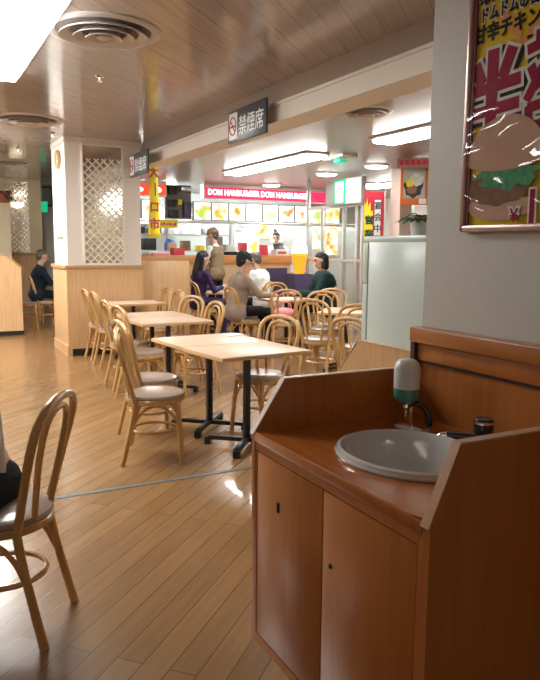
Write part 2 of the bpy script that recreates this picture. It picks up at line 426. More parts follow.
for (x, y), l in (((6.25, 11.9), 'round ceiling light just above the pink shop sign'), ((6.13, 8.38), 'round ceiling light right above the white exit box'),
                  ((6.1, 9.68), 'round ceiling light left of the exit box, below the long light'), ((7.78, 10.7), 'round ceiling light above the red and yellow flag')):
    dish((x, y, CR), l)
dish((2.66, 10.8, CL), 'added round light hidden in the corridor behind the column')  # added out of sight to lift the dark corridor
# lamps of the kitchen ceiling; right one added to brighten the view through the glass
for x, l in ((4.2, 'kitchen ceiling light above the left counter'), (6.2, 'kitchen ceiling light behind the menu boards'), (8.3, 'added ceiling light at the right end of the shop')):
    fluorescent((x, 12.92 if x > 5 else 13.6, CR), (1.4, .3), l, m_lampk)

# ceiling diffusers
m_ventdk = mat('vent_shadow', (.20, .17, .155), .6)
def vent(loc, r, label):
    t = thing('round_vent', label, 'ceiling vent', loc, 0, 'round ceiling diffusers')
    MB().lathe([(r, 0), (r, -.006), (r * .97, -.014), (r * .90, -.018), (r * .84, -.012), (r * .82, -.002)], seg=56).build('outer_ring', m_vent, t)
    for a, b_, d in ((.76, .60, .034), (.53, .39, .042), (.32, .20, .048)):
        MB().lathe([(r * b_, -.006), (r * (b_ + .02), -.012), (r * (a - .03), -d + .008), (r * a, -d), (r * a, -d - .005), (r * (a - .04), -d - .002), (r * b_, -.016)], seg=56).build('cone', m_vent, t)
    MB().lathe([(r * .13, -.004), (r * .13, -.045), (r * .10, -.052), (0, -.054)], seg=32).build('hub', m_vent, t)
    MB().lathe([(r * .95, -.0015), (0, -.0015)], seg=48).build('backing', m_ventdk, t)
vent((1.17, 4.52, CL), .36, 'large round ceiling vent near the glaring light')
vent((1.22, 7.95, CL), .36, 'round ceiling vent beside the white column')
vent((1.55, 12.1, CL), .34, 'farthest round ceiling vent over the left aisle')
vent((3.68, 5.2, CR), .24, 'round ceiling vent on the right ceiling beyond the beam')
def sprinkler(loc, label):
    t = thing('sprinkler', label, 'sprinkler', loc, 0, 'ceiling sprinklers')
    MB().lathe([(0, 0), (.035, 0), (.03, -.012), (.012, -.018), (.01, -.04), (0, -.04)], seg=16).build('cap', m_chrome, t)
    MB().lathe([(0, -.038), (.022, -.042), (.022, -.046), (0, -.05)], seg=12).build('deflector', m_chrome, t)
sprinkler((1.43, 5.68, CL), 'small chrome sprinkler on the ceiling below the large vent')
sprinkler((1.44, 10.35, CL), 'small chrome sprinkler near the far left vent')
sprinkler((1.62, 8.75, CL), 'small dark sprinkler beside the column top')

# ---------------------------------------------------------------- column fittings
lat = thing('lattice_panel', 'white diamond lattice over a mirror on the column', 'lattice', (2.25, 8.92, 0))
x0, x1, z0, z1 = -.25, .25, 1.17, 2.66
MB().bb(x0, x1, -.006, 0, z0, z1).build('mirror', m_mirror, lat)
fr = MB(); fr.bb(x0 - .02, x0, -.03, 0, z0, z1); fr.bb(x1, x1 + .02, -.03, 0, z0, z1); fr.bb(x0 - .02, x1 + .02, -.03, 0, z1, z1 + .02); fr.bb(x0 - .02, x1 + .02, -.03, 0, z0 - .01, z0 + .015)
fr.build('frame', m_lattice, lat, smooth=False)
def lattice_bars(x0, x1, z0, z1, pitch, w, y):
    mb = MB(); H = z1 - z0; Wd = x1 - x0
    for sgn in (1, -1):
        k = -H - pitch
        while k < Wd + H:
            # x = k + t (sgn=1) or x = k - t + H
            ts = np.linspace(0, H, 2)
            a = (x0 + k, z0) if sgn == 1 else (x0 + k + H, z0)
            t0, t1 = 0, H
            if sgn == 1: t0 = max(0, -k); t1 = min(H, Wd - k)
            else: t0 = max(0, k + H - Wd); t1 = min(H, k + H)
            if t1 - t0 > .02:
                p = Vector((a[0] + sgn * t0, y, a[1] + t0)); q = Vector((a[0] + sgn * t1, y, a[1] + t1)); L = (q - p).length
                mb.box((p + q) / 2, (L, .008, w), 0, Matrix.Rotation(-sgn * PI / 4, 3, 'Y'))
            k += pitch
        y -= .006
    return mb
lattice_bars(x0, x1, z0, 2.50, .098, .016, -.012).build('slats', m_lattice, lat, smooth=False)
clk = thing('wall_clock', 'round wooden wall clock high on the column side', 'clock', (1.78, 9.25, 2.5))
ry = Matrix.Rotation(-PI / 2, 3, 'Y')
MB().lathe([(.085, 0), (.115, 0), (.12, .02), (.11, .045), (.09, .04), (.085, .02)], seg=36, rot=ry).build('rim', m_wainsdk, clk)
MB().lathe([(0, .02), (.088, .02)], seg=36, rot=ry).build('dial', m_paper, clk)
hd = MB(); hd.box((-.024, 0, .03), (.004, .008, .06)); hd.box((-.024, .02, 0), (.004, .05, .006)); hd.build('hands', m_black, clk, smooth=False)
nb = thing('notice_board', 'tall white notice board on the column side', 'notice board', (1.78, 9.37, 1.82))
MB().bb(-.012, 0, -.2, .2, -.3, .3, .003).build('panel', m_paper, nb)
fr = MB()
for a in ((-.21, -.2, -.31, .31), (.2, .21, -.31, .31)): fr.bb(-.018, 0, a[0], a[1], a[2], a[3])
fr.bb(-.018, 0, -.21, .21, .3, .31); fr.bb(-.018, 0, -.21, .21, -.31, -.3); fr.build('frame', m_alu, nb, smooth=False)
ln = MB()
for i in range(7):
    for j in range(2 + (i % 3)):
        ln.bb(-.0135, -.012, .09 - j * .065 - .018, .09 - j * .065 + .018, .22 - i * .075 - .014, .22 - i * .075 + .014)
ln.build('lettering', mat('notice_green', (.12, .42, .30), .6), nb, smooth=False)

# no smoking signs hung from the beam
def nosmoking(loc, label):
    t = thing('hanging_sign', label, 'sign', loc, 0, 'no smoking seat signs')
    MB().bb(-.012, .012, -.375, .375, -.14, .14, .004).build('board', m_signdk, t)
    MB().bb(-.0155, -.012, .17, .345, -.115, .115, .002).build('pictogram_card', m_signwh, t)
    ring = MB(); pts = [(-.0165, .258 + .068 * math.cos(a), .075 * math.sin(a)) for a in np.linspace(0, 2 * PI, 33)[:-1]]
    ring.tube(pts, .007, 6, closed=True); ring.tube([(-.0165, .258 + .05, .055), (-.0165, .258 - .05, -.055)], .007, 6)
    ring.build('prohibition_mark', m_signred, t)
    cg = MB(); cg.bb(-.0165, -.0155, .205, .315, -.012, .006); cg.build('cigarette_mark', m_signdk, t, smooth=False)
    text('lettering', '禁煙席', (-.0135, .14, -.075), .175, (0, -1, 0), (0, 0, 1), m_signwh, t, .001, .0008, sx=.92)
    for y in (-.25, .25): MB().bb(-.01, .085, y - .012, y + .012, .09, .11).build('bracket', m_alu, t)
nosmoking((2.655, 5.52, 2.475), 'dark no smoking seats sign on the beam, the nearer one')
nosmoking((2.60, 8.50, 2.42), 'small-looking dark no smoking seats sign close to the column')

# yellow hanging banner
bn = thing('hanging_banner', 'long yellow hanging banner with red lettering', 'banner', (3.05, 9.3, 0))
b = MB(); N = 14; rows = []
for i in range(N + 1):
    z = 2.60 - i * (1.07 / N); w = .062 + .03 * (i / N) ** 2; rows.append([b.bm.verts.new((sx * w, .012 * math.sin(i * .7) + .01 * sx, z)) for sx in (-1, 0, 1)])
for A, B in zip(rows, rows[1:]):
    for k in (0, 1): b.bm.faces.new((A[k], A[k + 1], B[k + 1], B[k]))
o = b.build('cloth', m_yellowb, bn); o.modifiers.new('thickness', 'SOLIDIFY').thickness = .003
for k, ch in enumerate('大ーロ市'):
    text('lettering', ch if ch != 'ー' else '｜', (-.075 if ch != 'ー' else -.06, -.02, 2.36 - k * .235), .165, (1, 0, 0), (0, 0, 1), m_bannerred, bn, .001, .006, sx=.9)
MB().tube([(-.07, 0, 2.605), (.07, 0, 2.605)], .006, 8).build('rod', m_alu, bn)

# booth panel beside the column
bp_ = thing('booth_partition', 'freestanding tan wooden partition right of the column', 'partition', (3.24, 9.35, 0))
MB().bb(-.44, .33, -.04, .04, .06, 1.205, .012).build('panel', m_wains, bp_)
MB().bb(-.43, .32, -.03, .03, 0, .06).build('plinth', m_black, bp_)

# ---------------------------------------------------------------- poster on the pillar
po = thing('framed_poster', 'framed burger poster on the grey pillar wall', 'poster', (1.74, 0, 0))
Y0, Y1, Z0, Z1 = 1.845, 1.10, 1.46, 2.50
fr = MB()
fr.bb(-.03, 0, Y0 - .022, Y0, Z0, Z1, .006); fr.bb(-.03, 0, Y1, Y1 + .022, Z0, Z1, .006); fr.bb(-.03, 0, Y1, Y0, Z0, Z0 + .022, .006); fr.bb(-.03, 0, Y1, Y0, Z1 - .022, Z1, .006)
fr.build('frame', m_pframe, po)
fr = MB(); fr.bb(-.022, -.004, Y0 - .032, Y0 - .02, Z0 + .02, Z1 - .02); fr.build('inner_edge', m_pframein, po, smooth=False)
MB().bb(-.012, -.002, Y1 + .02, Y0 - .02, Z0 + .02, Z1 - .02).build('sheet', m_py, po, smooth=False)
xd, ud = (0, -1, 0), (0, 0, 1); X = -.013
def ptext(s, y, z, size, m, off=0., lay=0, sx=1.): return text('lettering', s, (X - .0012 * lay, y, z), size, xd, ud, m, po, .0005, off, sx=sx)
pc = MB()
for (ya, za, yb, zb, h) in ((1.72, 2.17, 1.62, 2.10, .05), (1.69, 2.06, 1.5, 2.05, .05), (1.80, 2.02, 1.76, 1.96, .05), (1.60, 2.08, 1.5, 2.12, .04)):
    pc.prism([(X, ya, za), (X, yb, zb), (X, yb, zb - h), (X, ya, za - h)], (-.0004, 0, 0))
pc.build('orange_patches', m_por, po, smooth=False)
ptext('毎週', 1.810, 2.202, .055, m_pwh, .006, 1); ptext('毎週', 1.810, 2.202, .055, m_pbk, .0015, 2)
ptext('ドムドムの日', 1.803, 2.146, .052, m_pwh, .006, 1, .80); ptext('ドムドムの日', 1.803, 2.146, .052, m_pbk, .0015, 2, .80)
ptext('甘辛チキン', 1.826, 2.083, .062, m_pbk, .0022, 1, .90)
def stroke(pts, w, grow, lay, m, nm):
    """bold strokes of the big character, each a bar from a to b"""
    b = MB()
    for k, (ya, za, yb, zb, ws) in enumerate(pts):
        a, c = Vector((0, ya, za)), Vector((0, yb, zb)); d = (c - a).normalized(); n_ = Vector((0, -d.z, d.y)) * (w * ws / 2 + grow)
        a = a - d * grow; c = c + d * grow; x = X - .0012 * lay - .00005 * k
        b.prism([(x, *(a + n_).yz), (x, *(c + n_).yz), (x, *(c - n_).yz), (x, *(a - n_).yz)], (-.0004, 0, 0))
    return b.build(nm, m, po, smooth=False)
HAN = [(1.810, 2.010, 1.778, 1.945, 1.), (1.652, 2.035, 1.690, 1.950, 1.), (1.838, 1.922, 1.615, 1.935, .85), (1.838, 1.850, 1.618, 1.862, .85), (1.733, 2.045, 1.733, 1.765, 1.1)]
GAKU = [(1.590, 2.010, 1.50, 2.025, .7), (1.575, 1.960, 1.54, 1.890, .7), (1.52, 1.965, 1.585, 1.860, .7), (1.575, 1.84, 1.575, 1.765, .7), (1.578, 1.835, 1.50, 1.845, .7), (1.578, 1.775, 1.50, 1.785, .7), (1.545, 2.06, 1.545, 2.02, .7)]
for q in (HAN, GAKU):
    sh_ = [(a - .012, b_ - .010, c - .012, d - .010, e) for a, b_, c, d, e in q]
    stroke(sh_, .040, .016, 1, m_pbk, 'letter_shadow'); stroke(q, .040, .013, 2, m_pwh, 'letter_outline'); stroke(q, .040, .002, 3, m_pcr, 'lettering')
def flatblob(cy, cz, ry_, rz_, lay, m, nm, wob=0., top=1., bot=1.):
    b = MB(); pts = []
    for i in range(40):
        a = 2 * PI * i / 40; k = 1 + wob * math.sin(a * 7) + wob * .7 * math.sin(a * 11 + 1)
        dz = math.sin(a) * rz_ * k; dz *= top if dz > 0 else bot
        pts.append((X - .0012 * lay, cy + math.cos(a) * ry_ * k, cz + dz))
    b.prism(pts, (-.0008, 0, 0)); return b.build(nm, m, po, smooth=False)
flatblob(1.675, 1.545, .145, .05, 4, m_bun, 'burger_base_picture', 0, .6, 1.)
flatblob(1.69, 1.60, .14, .055, 5, m_patty, 'chicken_picture', .05)
flatblob(1.645, 1.64, .125, .045, 6, m_lett, 'lettuce_picture', .13)
flatblob(1.66, 1.69, .165, .14, 7, m_bun, 'burger_bun_picture', 0, 1., .25)
ptext('¥', 1.622, 1.488, .06, m_pwh, .007, 8); ptext('¥', 1.622, 1.488, .06, m_pcr, .001, 9)
ptext('1', 1.572, 1.482, .15, m_pwh, .009, 8); ptext('1', 1.572, 1.482, .15, m_pcr, .002, 9)
fl = MB(); NY, NZ = 44, 60; g = []
for i in range(NY + 1):
    row = []
    for j in range(NZ + 1):
        y = Y1 + .023 + (Y0 - Y1 - .046) * i / NY; z = Z0 + .023 + (Z1 - Z0 - .046) * j / NZ
        w = max(0, 1 - abs(z - 1.62) / .26)
        d = w * (.009 * math.sin(y * 17 + 4 * math.sin(z * 14)) + .006 * math.sin(z * 38 + 2 * math.sin(y * 13))) + .001 * math.sin(z * 11 + y * 4)
        row.append(fl.bm.verts.new((-.034 - d, y, z)))
    g.append(row)
for i in range(NY):
    for j in range(NZ): fl.bm.faces.new((g[i][j], g[i + 1][j], g[i + 1][j + 1], g[i][j + 1]))
fl.build('clear_film', m_film, po)

# ---------------------------------------------------------------- wash basin unit
wb = thing('washbasin_cabinet', 'orange-brown wooden washbasin cabinet in the right foreground', 'washbasin cabinet', (0, 0, 0))
XF, XB, YN, YFAR, ZC = 1.03, 1.70, 1.184, 2.064, .77
MB().bb(XF + .02, XB + .03, YN, YFAR, .0, ZC - .17).build('carcass', m_sink, wb, smooth=False)
fr = MB(); fr.bb(XF, XF + .02, YN, 1.200, .0, .745); fr.bb(XF, XF + .02, 2.054, YFAR, .0, .745); fr.bb(XF, XF + .02, 1.202, 2.054, .708, .745); fr.bb(XF, XF + .02, 1.202, 2.054, .0, .03)
fr.build('front_frame', m_sink, wb, smooth=False)
MB().bb(XF + .012, XF + .0195, 1.203, 2.053, .031, .707).build('shadow_gap', m_gap, wb, smooth=False)
d1 = MB().bb(XF + .001, XF + .018, 1.625, 2.050, .035, .704, .002).build('door', m_sink, wb)
MB().box((XF - .001, 1.896, .555), (.006, .012, .036), .002).build('keyhole', m_black, d1)
d2 = MB().bb(XF + .001, XF + .018, 1.204, 1.620, .035, .704, .002).build('door', m_sink, wb)
MB().lathe([(0, .006), (.007, .004), (.008, 0)], (XF + .001, 1.577, .49), 14, rot=ry).build('knob', m_black, d2)
# counter with an oval hole
BC = (1.330, 1.605); RX, RY = .214, .250
cb = MB(); n = 64
def ring(fn, z): return [cb.bm.verts.new((*fn(2 * PI * k / n), z)) for k in range(n)]
def rect(a):
    c, s_ = math.cos(a), math.sin(a)
    tx = ((XB - BC[0]) if c > 0 else (BC[0] - XF)) / max(abs(c), 1e-6); ty = ((YFAR - BC[1]) if s_ > 0 else (BC[1] - YN)) / max(abs(s_), 1e-6)
    t = min(tx, ty); return BC[0] + c * t, BC[1] + s_ * t
hole = lambda a: (BC[0] + (RX - .02) * math.cos(a), BC[1] + (RY - .02) * math.sin(a))
A_, B_, C_, D_ = ring(rect, ZC), ring(hole, ZC), ring(hole, ZC - .03), ring(rect, ZC - .03)
for P_, Q_ in ((A_, B_), (B_, C_), (C_, D_), (D_, A_)):
    for k in range(n): cb.bm.faces.new((P_[k], P_[(k + 1) % n], Q_[(k + 1) % n], Q_[k]))
cb.build('countertop', m_counter, wb)
MB().bb(XF - .006, XF + .004, YN, YFAR, .738, ZC - .001, .002).build('counter_edge', m_sink, wb)
# side panels with slanted fronts
MB().prism([(XF - .003, YFAR, ZC - .01), (1.145, YFAR, .945), (1.705, YFAR, .945), (1.705, YFAR, 0.0), (XF, YFAR, .0)], (0, .022, 0)).build('side_panel', m_sink, wb, smooth=False)
MB().prism([(XF - .003, 1.184, ZC - .01), (1.108, 1.184, .952), (1.705, 1.184, .952), (1.705, 1.184, .0), (XF - .003, 1.184, .0)], (0, -.027, 0)).build('side_panel', m_sink, wb, smooth=False)
ed = MB(); ed.prism([(XF - .006, 1.156, ZC - .012), (1.108, 1.156, .952), (1.108, 1.156, .956), (XF - .010, 1.156, ZC - .008)], (0, .029, 0)); ed.prism([(1.108, 1.156, .952), (1.705, 1.156, .952), (1.705, 1.156, .956), (1.108, 1.156, .956)], (0, .029, 0))
ed.build('panel_edging', m_edge, wb, smooth=False)
ed = MB(); ed.prism([(XF - .006, YFAR - .001, ZC - .012), (1.143, YFAR - .001, .945), (1.143, YFAR - .001, .949), (XF - .010, YFAR - .001, ZC - .008)], (0, .027, 0)); ed.prism([(1.143, YFAR - .001, .945), (1.705, YFAR - .001, .945), (1.705, YFAR - .001, .949), (1.143, YFAR - .001, .949)], (0, .027, 0))
ed.build('panel_edging', mat('pale_edge', (.72, .52, .38), .35), wb, smooth=False)
# backsplash
MB().bb(1.705, 1.738, .7, 2.05, 0.1, 1.05).build('backsplash', m_sink, wb, smooth=False)
MB().bb(1.672, 1.738, .7, 2.045, 1.052, 1.108, .004).build('cap_rail', m_sinkdk, wb)
bs = MB(); bs.bb(1.692, 1.706, .7, 2.02, .985, 1.05, .002); bs.build('upper_board', m_sink, wb)
MB().bb(1.699, 1.707, .7, 2.02, .972, .985).build('groove', m_gap, wb, smooth=False)
MB().bb(1.680, 1.704, 2.022, 2.045, .945, 1.052).build('end_post', m_gap, wb, smooth=False)
# basin
bsn = MB().lathe([(1., .012), (1.02, .006), (1.015, 0), (.985, .018), (.94, .022), (.885, .012), (.84, -.012), (.78, -.055), (.66, -.10), (.45, -.125), (.16, -.135), (.1, -.142), (0, -.142)], (BC[0], BC[1], ZC + .001), 64, RX, RY)
bsn = bsn.build('basin', m_ceramic, wb)
MB().lathe([(.026, 0), (.022, .004), (.015, .002), (0, .001)], (BC[0] + .01, BC[1], ZC - .139), 20).build('drain', m_chrome, bsn)

# soap dispenser
sd = thing('soap_dispenser', 'upturned soap bottle with green soap on a bent black arm', 'soap dispenser', (1.55, 1.90, -.017))
MB().lathe([(.046, .926), (.0465, .97), (.046, 1.0), (.040, 1.017), (.028, 1.028), (.012, 1.032), (0, 1.033)], seg=32).build('bottle', m_bottle, sd)
MB().lathe([(.046, .93), (.046, .90), (.041, .884), (.030, .873), (.018, .868), (0, .868)], seg=32).build('soap_fill', m_soap, sd)
MB().lathe([(.0468, .995), (.0475, .998), (.0468, 1.001)], seg=32).build('bottle_ridge', m_bottle, sd)
MB().lathe([(0, .872), (.019, .872), (.019, .855), (.013, .85), (.011, .838), (0, .838)], seg=20).build('valve_collar', m_chrome, sd)
MB().lathe([(0, .84), (.006, .84), (.006, .822), (.003, .812), (0, .812)], seg=12).build('valve_stem', m_chrome, sd)
MB().tube(spline([(.005, -.004, .866), (.02, -.03, .872), (.034, -.06, .862), (.040, -.078, .83), (.040, -.080, .80)], 6), [.010] * 12 + [.011] * 13, 12).build('arm', m_blackplastic, sd)
MB().lathe([(0, .795), (.016, .795), (.018, .785), (.020, .788), (0, .788)], (.04, -.08, 0), 20).build('collar', m_chrome, sd)
# faucet
fc = thing('faucet', 'chrome push faucet with a black cap behind the basin', 'faucet', (1.60, 1.572, .762))
MB().lathe([(0, 0), (.032, 0), (.032, .008), (.026, .012), (.026, .052), (0, .052)], seg=24).build('body', m_blackplastic, fc)
MB().lathe([(.028, .054), (.031, .058), (.031, .098), (.027, .104), (0, .105)], seg=28).build('push_cap', m_blackplastic, fc)
MB().lathe([(.0325, .088), (.033, .092), (.0325, .096)], seg=28).build('cap_band', m_chrome, fc)
MB().tube(spline([(-.005, .015, .035), (-.03, .05, .034), (-.062, .10, .030)], 6), .0135, 12).build('spout', m_blackplastic, fc)
MB().tube(spline([(-.060, .096, .030), (-.072, .115, .024), (-.078, .122, .006)], 6), .0145, 12).build('spout_tip', m_chrome, fc)
sdish = MB().bb(1.500, 1.545, 1.80, 1.90, ZC, ZC + .012, .004).build('soap_tray', m_ceramic)
tag(sdish, 'small white tray behind the washbasin bowl', 'tray')
# second unit round the corner of the pillar
wu = thing('washbasin_cabinet', 'second wooden cabinet with slanted side behind the basin unit', 'washbasin cabinet', (0, 0, 0))
MB().prism([(1.74, 2.115, .03), (1.74, 2.115, .995), (1.74, 2.475, .995), (1.74, 2.66, .80), (1.74, 2.66, .03)], (.03, 0, 0)).build('side_panel', m_wains, wu, smooth=False)
MB().bb(1.77, 2.3, 2.115, 2.62, .08, .74).build('carcass', m_wains, wu, smooth=False)
MB().bb(1.77, 2.3, 2.115, 2.65, .74, .77, .003).build('countertop', m_counter, wu)
MB().bb(1.79, 2.3, 2.115, 2.60, 0, .08).build('plinth', m_black, wu, smooth=False)
ed = MB(); ed.prism([(1.738, 2.115, .995), (1.738, 2.478, .995), (1.738, 2.663, .80), (1.738, 2.667, .803), (1.738, 2.480, 1.0), (1.738, 2.115, 1.0)], (.034, 0, 0))
ed.build('panel_edging', m_wains, wu, smooth=False)

# ---------------------------------------------------------------- refrigerator
rf = thing('refrigerator', 'pale green-white two-door refrigerator behind the pillar', 'refrigerator', (2.36, 2.70, 0))
MB().bb(0, .60, 0, .575, .04, 1.44, .006).build('cabinet_body', m_fridge, rf)
MB().bb(-.004, .604, -.004, .632, 1.434, 1.472, .01).build('top_panel', m_fridge, rf)
MB().bb(.006, .594, .574, .586, .05, 1.43).build('gasket', m_fridgeg, rf, smooth=False)
for z0_, z1_ in ((.06, 1.195), (1.201, 1.43)):
    d = MB().bb(0, .60, .585, .63, z0_, z1_, .006).build('door', m_fridge, rf)
    MB().bb(.05, .075, .63, .655, (z0_ + z1_) / 2 - .08, (z0_ + z1_) / 2 + .08, .006).build('handle', m_alu, d)
MB().bb(.02, .58, .02, .56, 0, .04).build('plinth', m_black, rf, smooth=False)
pp = thing('potted_plant', 'leafy plant in a pale pot on top of the refrigerator', 'plant', (2.505, 3.0, 1.472))
MB().lathe([(0, 0), (.05, 0), (.062, .10), (.066, .105), (.058, .105), (.055, .09), (0, .09)], seg=24).build('pot', m_pot, pp)
lf = MB(); rng = random.Random(3)
for i in range(46):
    a = rng.uniform(0, 2 * PI); e = rng.uniform(-.1, .9)
    lf.leaf((.03 * math.cos(a), .03 * math.sin(a), .09), (math.cos(a), math.sin(a), e + .3), rng.uniform(.05, .10), rng.uniform(.03, .045), .5)
for k in range(5): lf.leaf((-.07 - .022 * k, -.02, .11 - .010 * k), (-.6, rng.uniform(-1, 1), .2), .045, .028, .4)
lf.tube(spline([(0, 0, .09), (-.06, -.02, .12), (-.12, -.025, .10), (-.17, -.02, .07)], 5), .003, 6)
lf.build('leaves', m_leaf, pp)

# ---------------------------------------------------------------- chairs
def make_chair():
    t = thing('bentwood_chair', '', 'chair', (0, 0, 0), 0, 'bent rattan cafe chairs')
    MB().lathe([(0, .395), (.186, .395), (.194, .404), (.194, .422), (.189, .427), (0, .427)], seg=40).build('seat_rim', m_rattan, t)
    MB().lathe([(.189, .426), (.193, .435), (.189, .450), (.17, .460), (.11, .464), (0, .465)], seg=40).build('seat_cushion', m_vinyl, t)
    hp = []
    for s_ in (1, -1):
        hp.append([(-.125, .150 * s_, .40), (-.149, .162 * s_, .497), (-.179, .181 * s_, .622), (-.206, .193 * s_, .725), (-.227, .181 * s_, .801), (-.240, .118 * s_, .852)])
    MB().tube(spline(hp[0] + [(-.245, 0, .871)] + hp[1][::-1], 7), .0165, 10).build('back_hoop', m_rattan, t)
    ip = []
    for s_ in (1, -1):
        ip.append([(-.160, .072 * s_, .42), (-.176, .092 * s_, .518), (-.197, .111 * s_, .642), (-.217, .114 * s_, .740), (-.231, .084 * s_, .806)])
    MB().tube(spline(ip[0] + [(-.237, 0, .834)] + ip[1][::-1], 7), .0125, 10).build('inner_hoop', m_rattan, t)
    for s_ in (1, -1):
        MB().tube(spline([(-.125, .150 * s_, .42), (-.148, .152 * s_, .28), (-.185, .158 * s_, .12), (-.215, .164 * s_, 0)], 5), [.0165] * 14 + [.017, .017], 10).build('leg', m_rattan, t)
        MB().tube(spline([(.136, .128 * s_, .41), (.150, .134 * s_, .28), (.160, .143 * s_, .12), (.166, .150 * s_, 0)], 5), [.017] * 14 + [.0175, .0175], 10).build('leg', m_rattan, t)
    MB().tube([(-.010 + .150 * math.cos(a), .150 * math.sin(a), .205) for a in np.linspace(0, 2 * PI, 33)[:-1]], .0105, 8, closed=True).build('ring_stretcher', m_rattan, t)
    for (a, b_) in (((.156, .136), (.156, -.136)), ((-.150, .152), (.156, .136)), ((-.150, -.152), (.156, -.136))):
        A, B = Vector((*a, .235)), Vector((*b_, .235)); m_ = (A + B) / 2 * .93
        MB().tube(spline([A, A * .88 + B * .12 + Vector((0, 0, .075)), A * .72 + B * .28 + Vector((0, 0, .125)), (m_.x, m_.y, .382), A * .28 + B * .72 + Vector((0, 0, .125)), A * .12 + B * .88 + Vector((0, 0, .075)), B], 5), .010, 8).build('arch_brace', m_rattan, t)
    return t
chair = make_chair()
chairs = [
    (1.40, 4.29, -19, 'nearest cafe chair on the left of the front table, full seat showing'),
    (1.54, 4.81, 0, 'second chair on the left of the front table, behind the nearest one'),
    (1.87, 6.07, 3, 'chair left of the middle table, nearer of its two'),
    (1.92, 6.70, 0, 'chair left of the middle table, farther of its two'),
    (2.12, 8.02, 0, 'chair left of the far table, second from the column'),
    (2.14, 8.56, 0, 'chair left of the far table, closest to the column wainscot'),
    (2.34, 4.60, 203, 'chair tucked right of the front table with a shiny seat'),
    (2.40, 6.15, 182, 'chair right of the middle table, nearer of its two'),
    (2.48, 6.88, 198, 'chair right of the middle table, farther of its two'),
    (2.68, 7.98, 180, 'chair right of the far table, nearer of its two'),
    (2.74, 8.58, 180, 'chair right of the far table beside the tan partition'),
    (3.86, 6.18, 33, 'empty chair facing right in the middle, full hoop back showing'),
    (4.40, 6.95, -112, 'empty chair behind the tilted table, left of its pair'),
    (4.72, 7.40, -135, 'empty chair behind the tilted table, right of its pair'),
    (3.92, 5.52, 48, 'chair half hidden by the refrigerator edge, beside the tilted table'),
    (3.20, 4.42, 20, 'chair hoop just left of the refrigerator, nearest to it'),
    (4.32, 7.82, 66, 'chair holding a pink bag at the near side of the occupied table'),
    (4.97, 8.98, -82, 'empty chair at the far side of the occupied table'),
    (3.98, 8.28, 0, 'chair under the person in the beige jacket'),
    (5.20, 8.46, 160, 'chair under the person in the dark green coat'),
    (4.06, 9.95, 8, 'chair under the person in the purple top'),
    (4.78, 9.62, 128, 'chair under the person in the white shirt'),
    (2.08, 12.5, 0, 'chair under the person in black at the far left'),
    (1.72, 12.25, 0, 'empty chair behind the slanted partition at the far left'),
    (2.30, 13.15, 180, 'empty chair facing the far left sitter beside the column'),
    (.243, 2.592, 150, 'nearest chair at the left edge with a sitter'),
]
for i, (x, y, a, l) in enumerate(chairs): place(chair, (x, y, 0), R(a), l, i == 0)

# ---------------------------------------------------------------- tables
def make_table():
    t = thing('cafe_table', '', 'table', (0, 0, 0), 0, 'beige cafe tables')
    MB().box((0, 0, .689), (.704, .556, .024), .004).build('tabletop', m_top, t)
    ed = MB()
    for sx in (1, -1): ed.bb(sx * .352, sx * .357, -.281, .281, .674, .700, .001)
    for sy in (1, -1): ed.bb(-.357, .357, sy * .278, sy * .283, .674, .700, .001)
    ed.build('edge_band', m_topedge, t)
    MB().box((0, 0, .665), (.30, .22, .014), .002).build('mount_plate', m_iron, t)
    MB().box((0, 0, .35), (.042, .042, .62), .004).build('pole', m_iron, t)
    for k in range(4):
        a = PI / 4 + k * PI / 2; d = Vector((math.cos(a), math.sin(a), 0))
        f = MB(); rot = Matrix.Rotation(a, 3, 'Z')
        f.box(d * .15 + Vector((0, 0, .052)), (.27, .042, .03), .006, rot); f.box(d * .285 + Vector((0, 0, .028)), (.045, .05, .056), .008, rot)
        f.build('foot', m_iron, t)
    return t
table = make_table()
tables = [(2.055, 4.26, 6, 'front cafe table nearest the washbasin, bright top'), (2.01, 4.835, 5, 'cafe table pushed against the back of the front table'),
          (2.20, 6.33, 2, 'middle table in the left row, nearer half'), (2.22, 6.90, 2, 'middle table in the left row, farther half'),
          (2.50, 8.52, 0, 'far table of the row against the column wainscot'),
          (4.40, 6.50, 49, 'tilted table left of the refrigerator'), (4.64, 8.36, 0, 'occupied table with the beige-jacket person leaning on it'),
          (4.38, 10.12, 0, 'small table between the purple top and the white shirt'), (2.62, 12.6, 0, 'table of the far left sitter beside the column')]
for i, (x, y, a, l) in enumerate(tables): place(table, (x, y, 0), R(a), l, i == 0)
nap = MB().box((2.28, 4.98, .704), (.17, .10, .007), .002, Euler((0, 0, .5))).build('menu_card', m_paper); tag(nap, 'small white card lying on the far corner of the front tables', 'card')
bag = thing('pink_bag', 'pink bag lying on the chair at the occupied table', 'bag', (4.30, 7.80, .465), R(66))
MB().ell((-.04, 0, .085), (.11, .16, .085), 3).build('bag_body', m_pink, bag)
MB().tube(spline([(-.05, -.09, .14), (-.05, -.06, .23), (-.05, .06, .23), (-.05, .09, .14)], 6), .009, 8).build('handle', m_pink, bag)

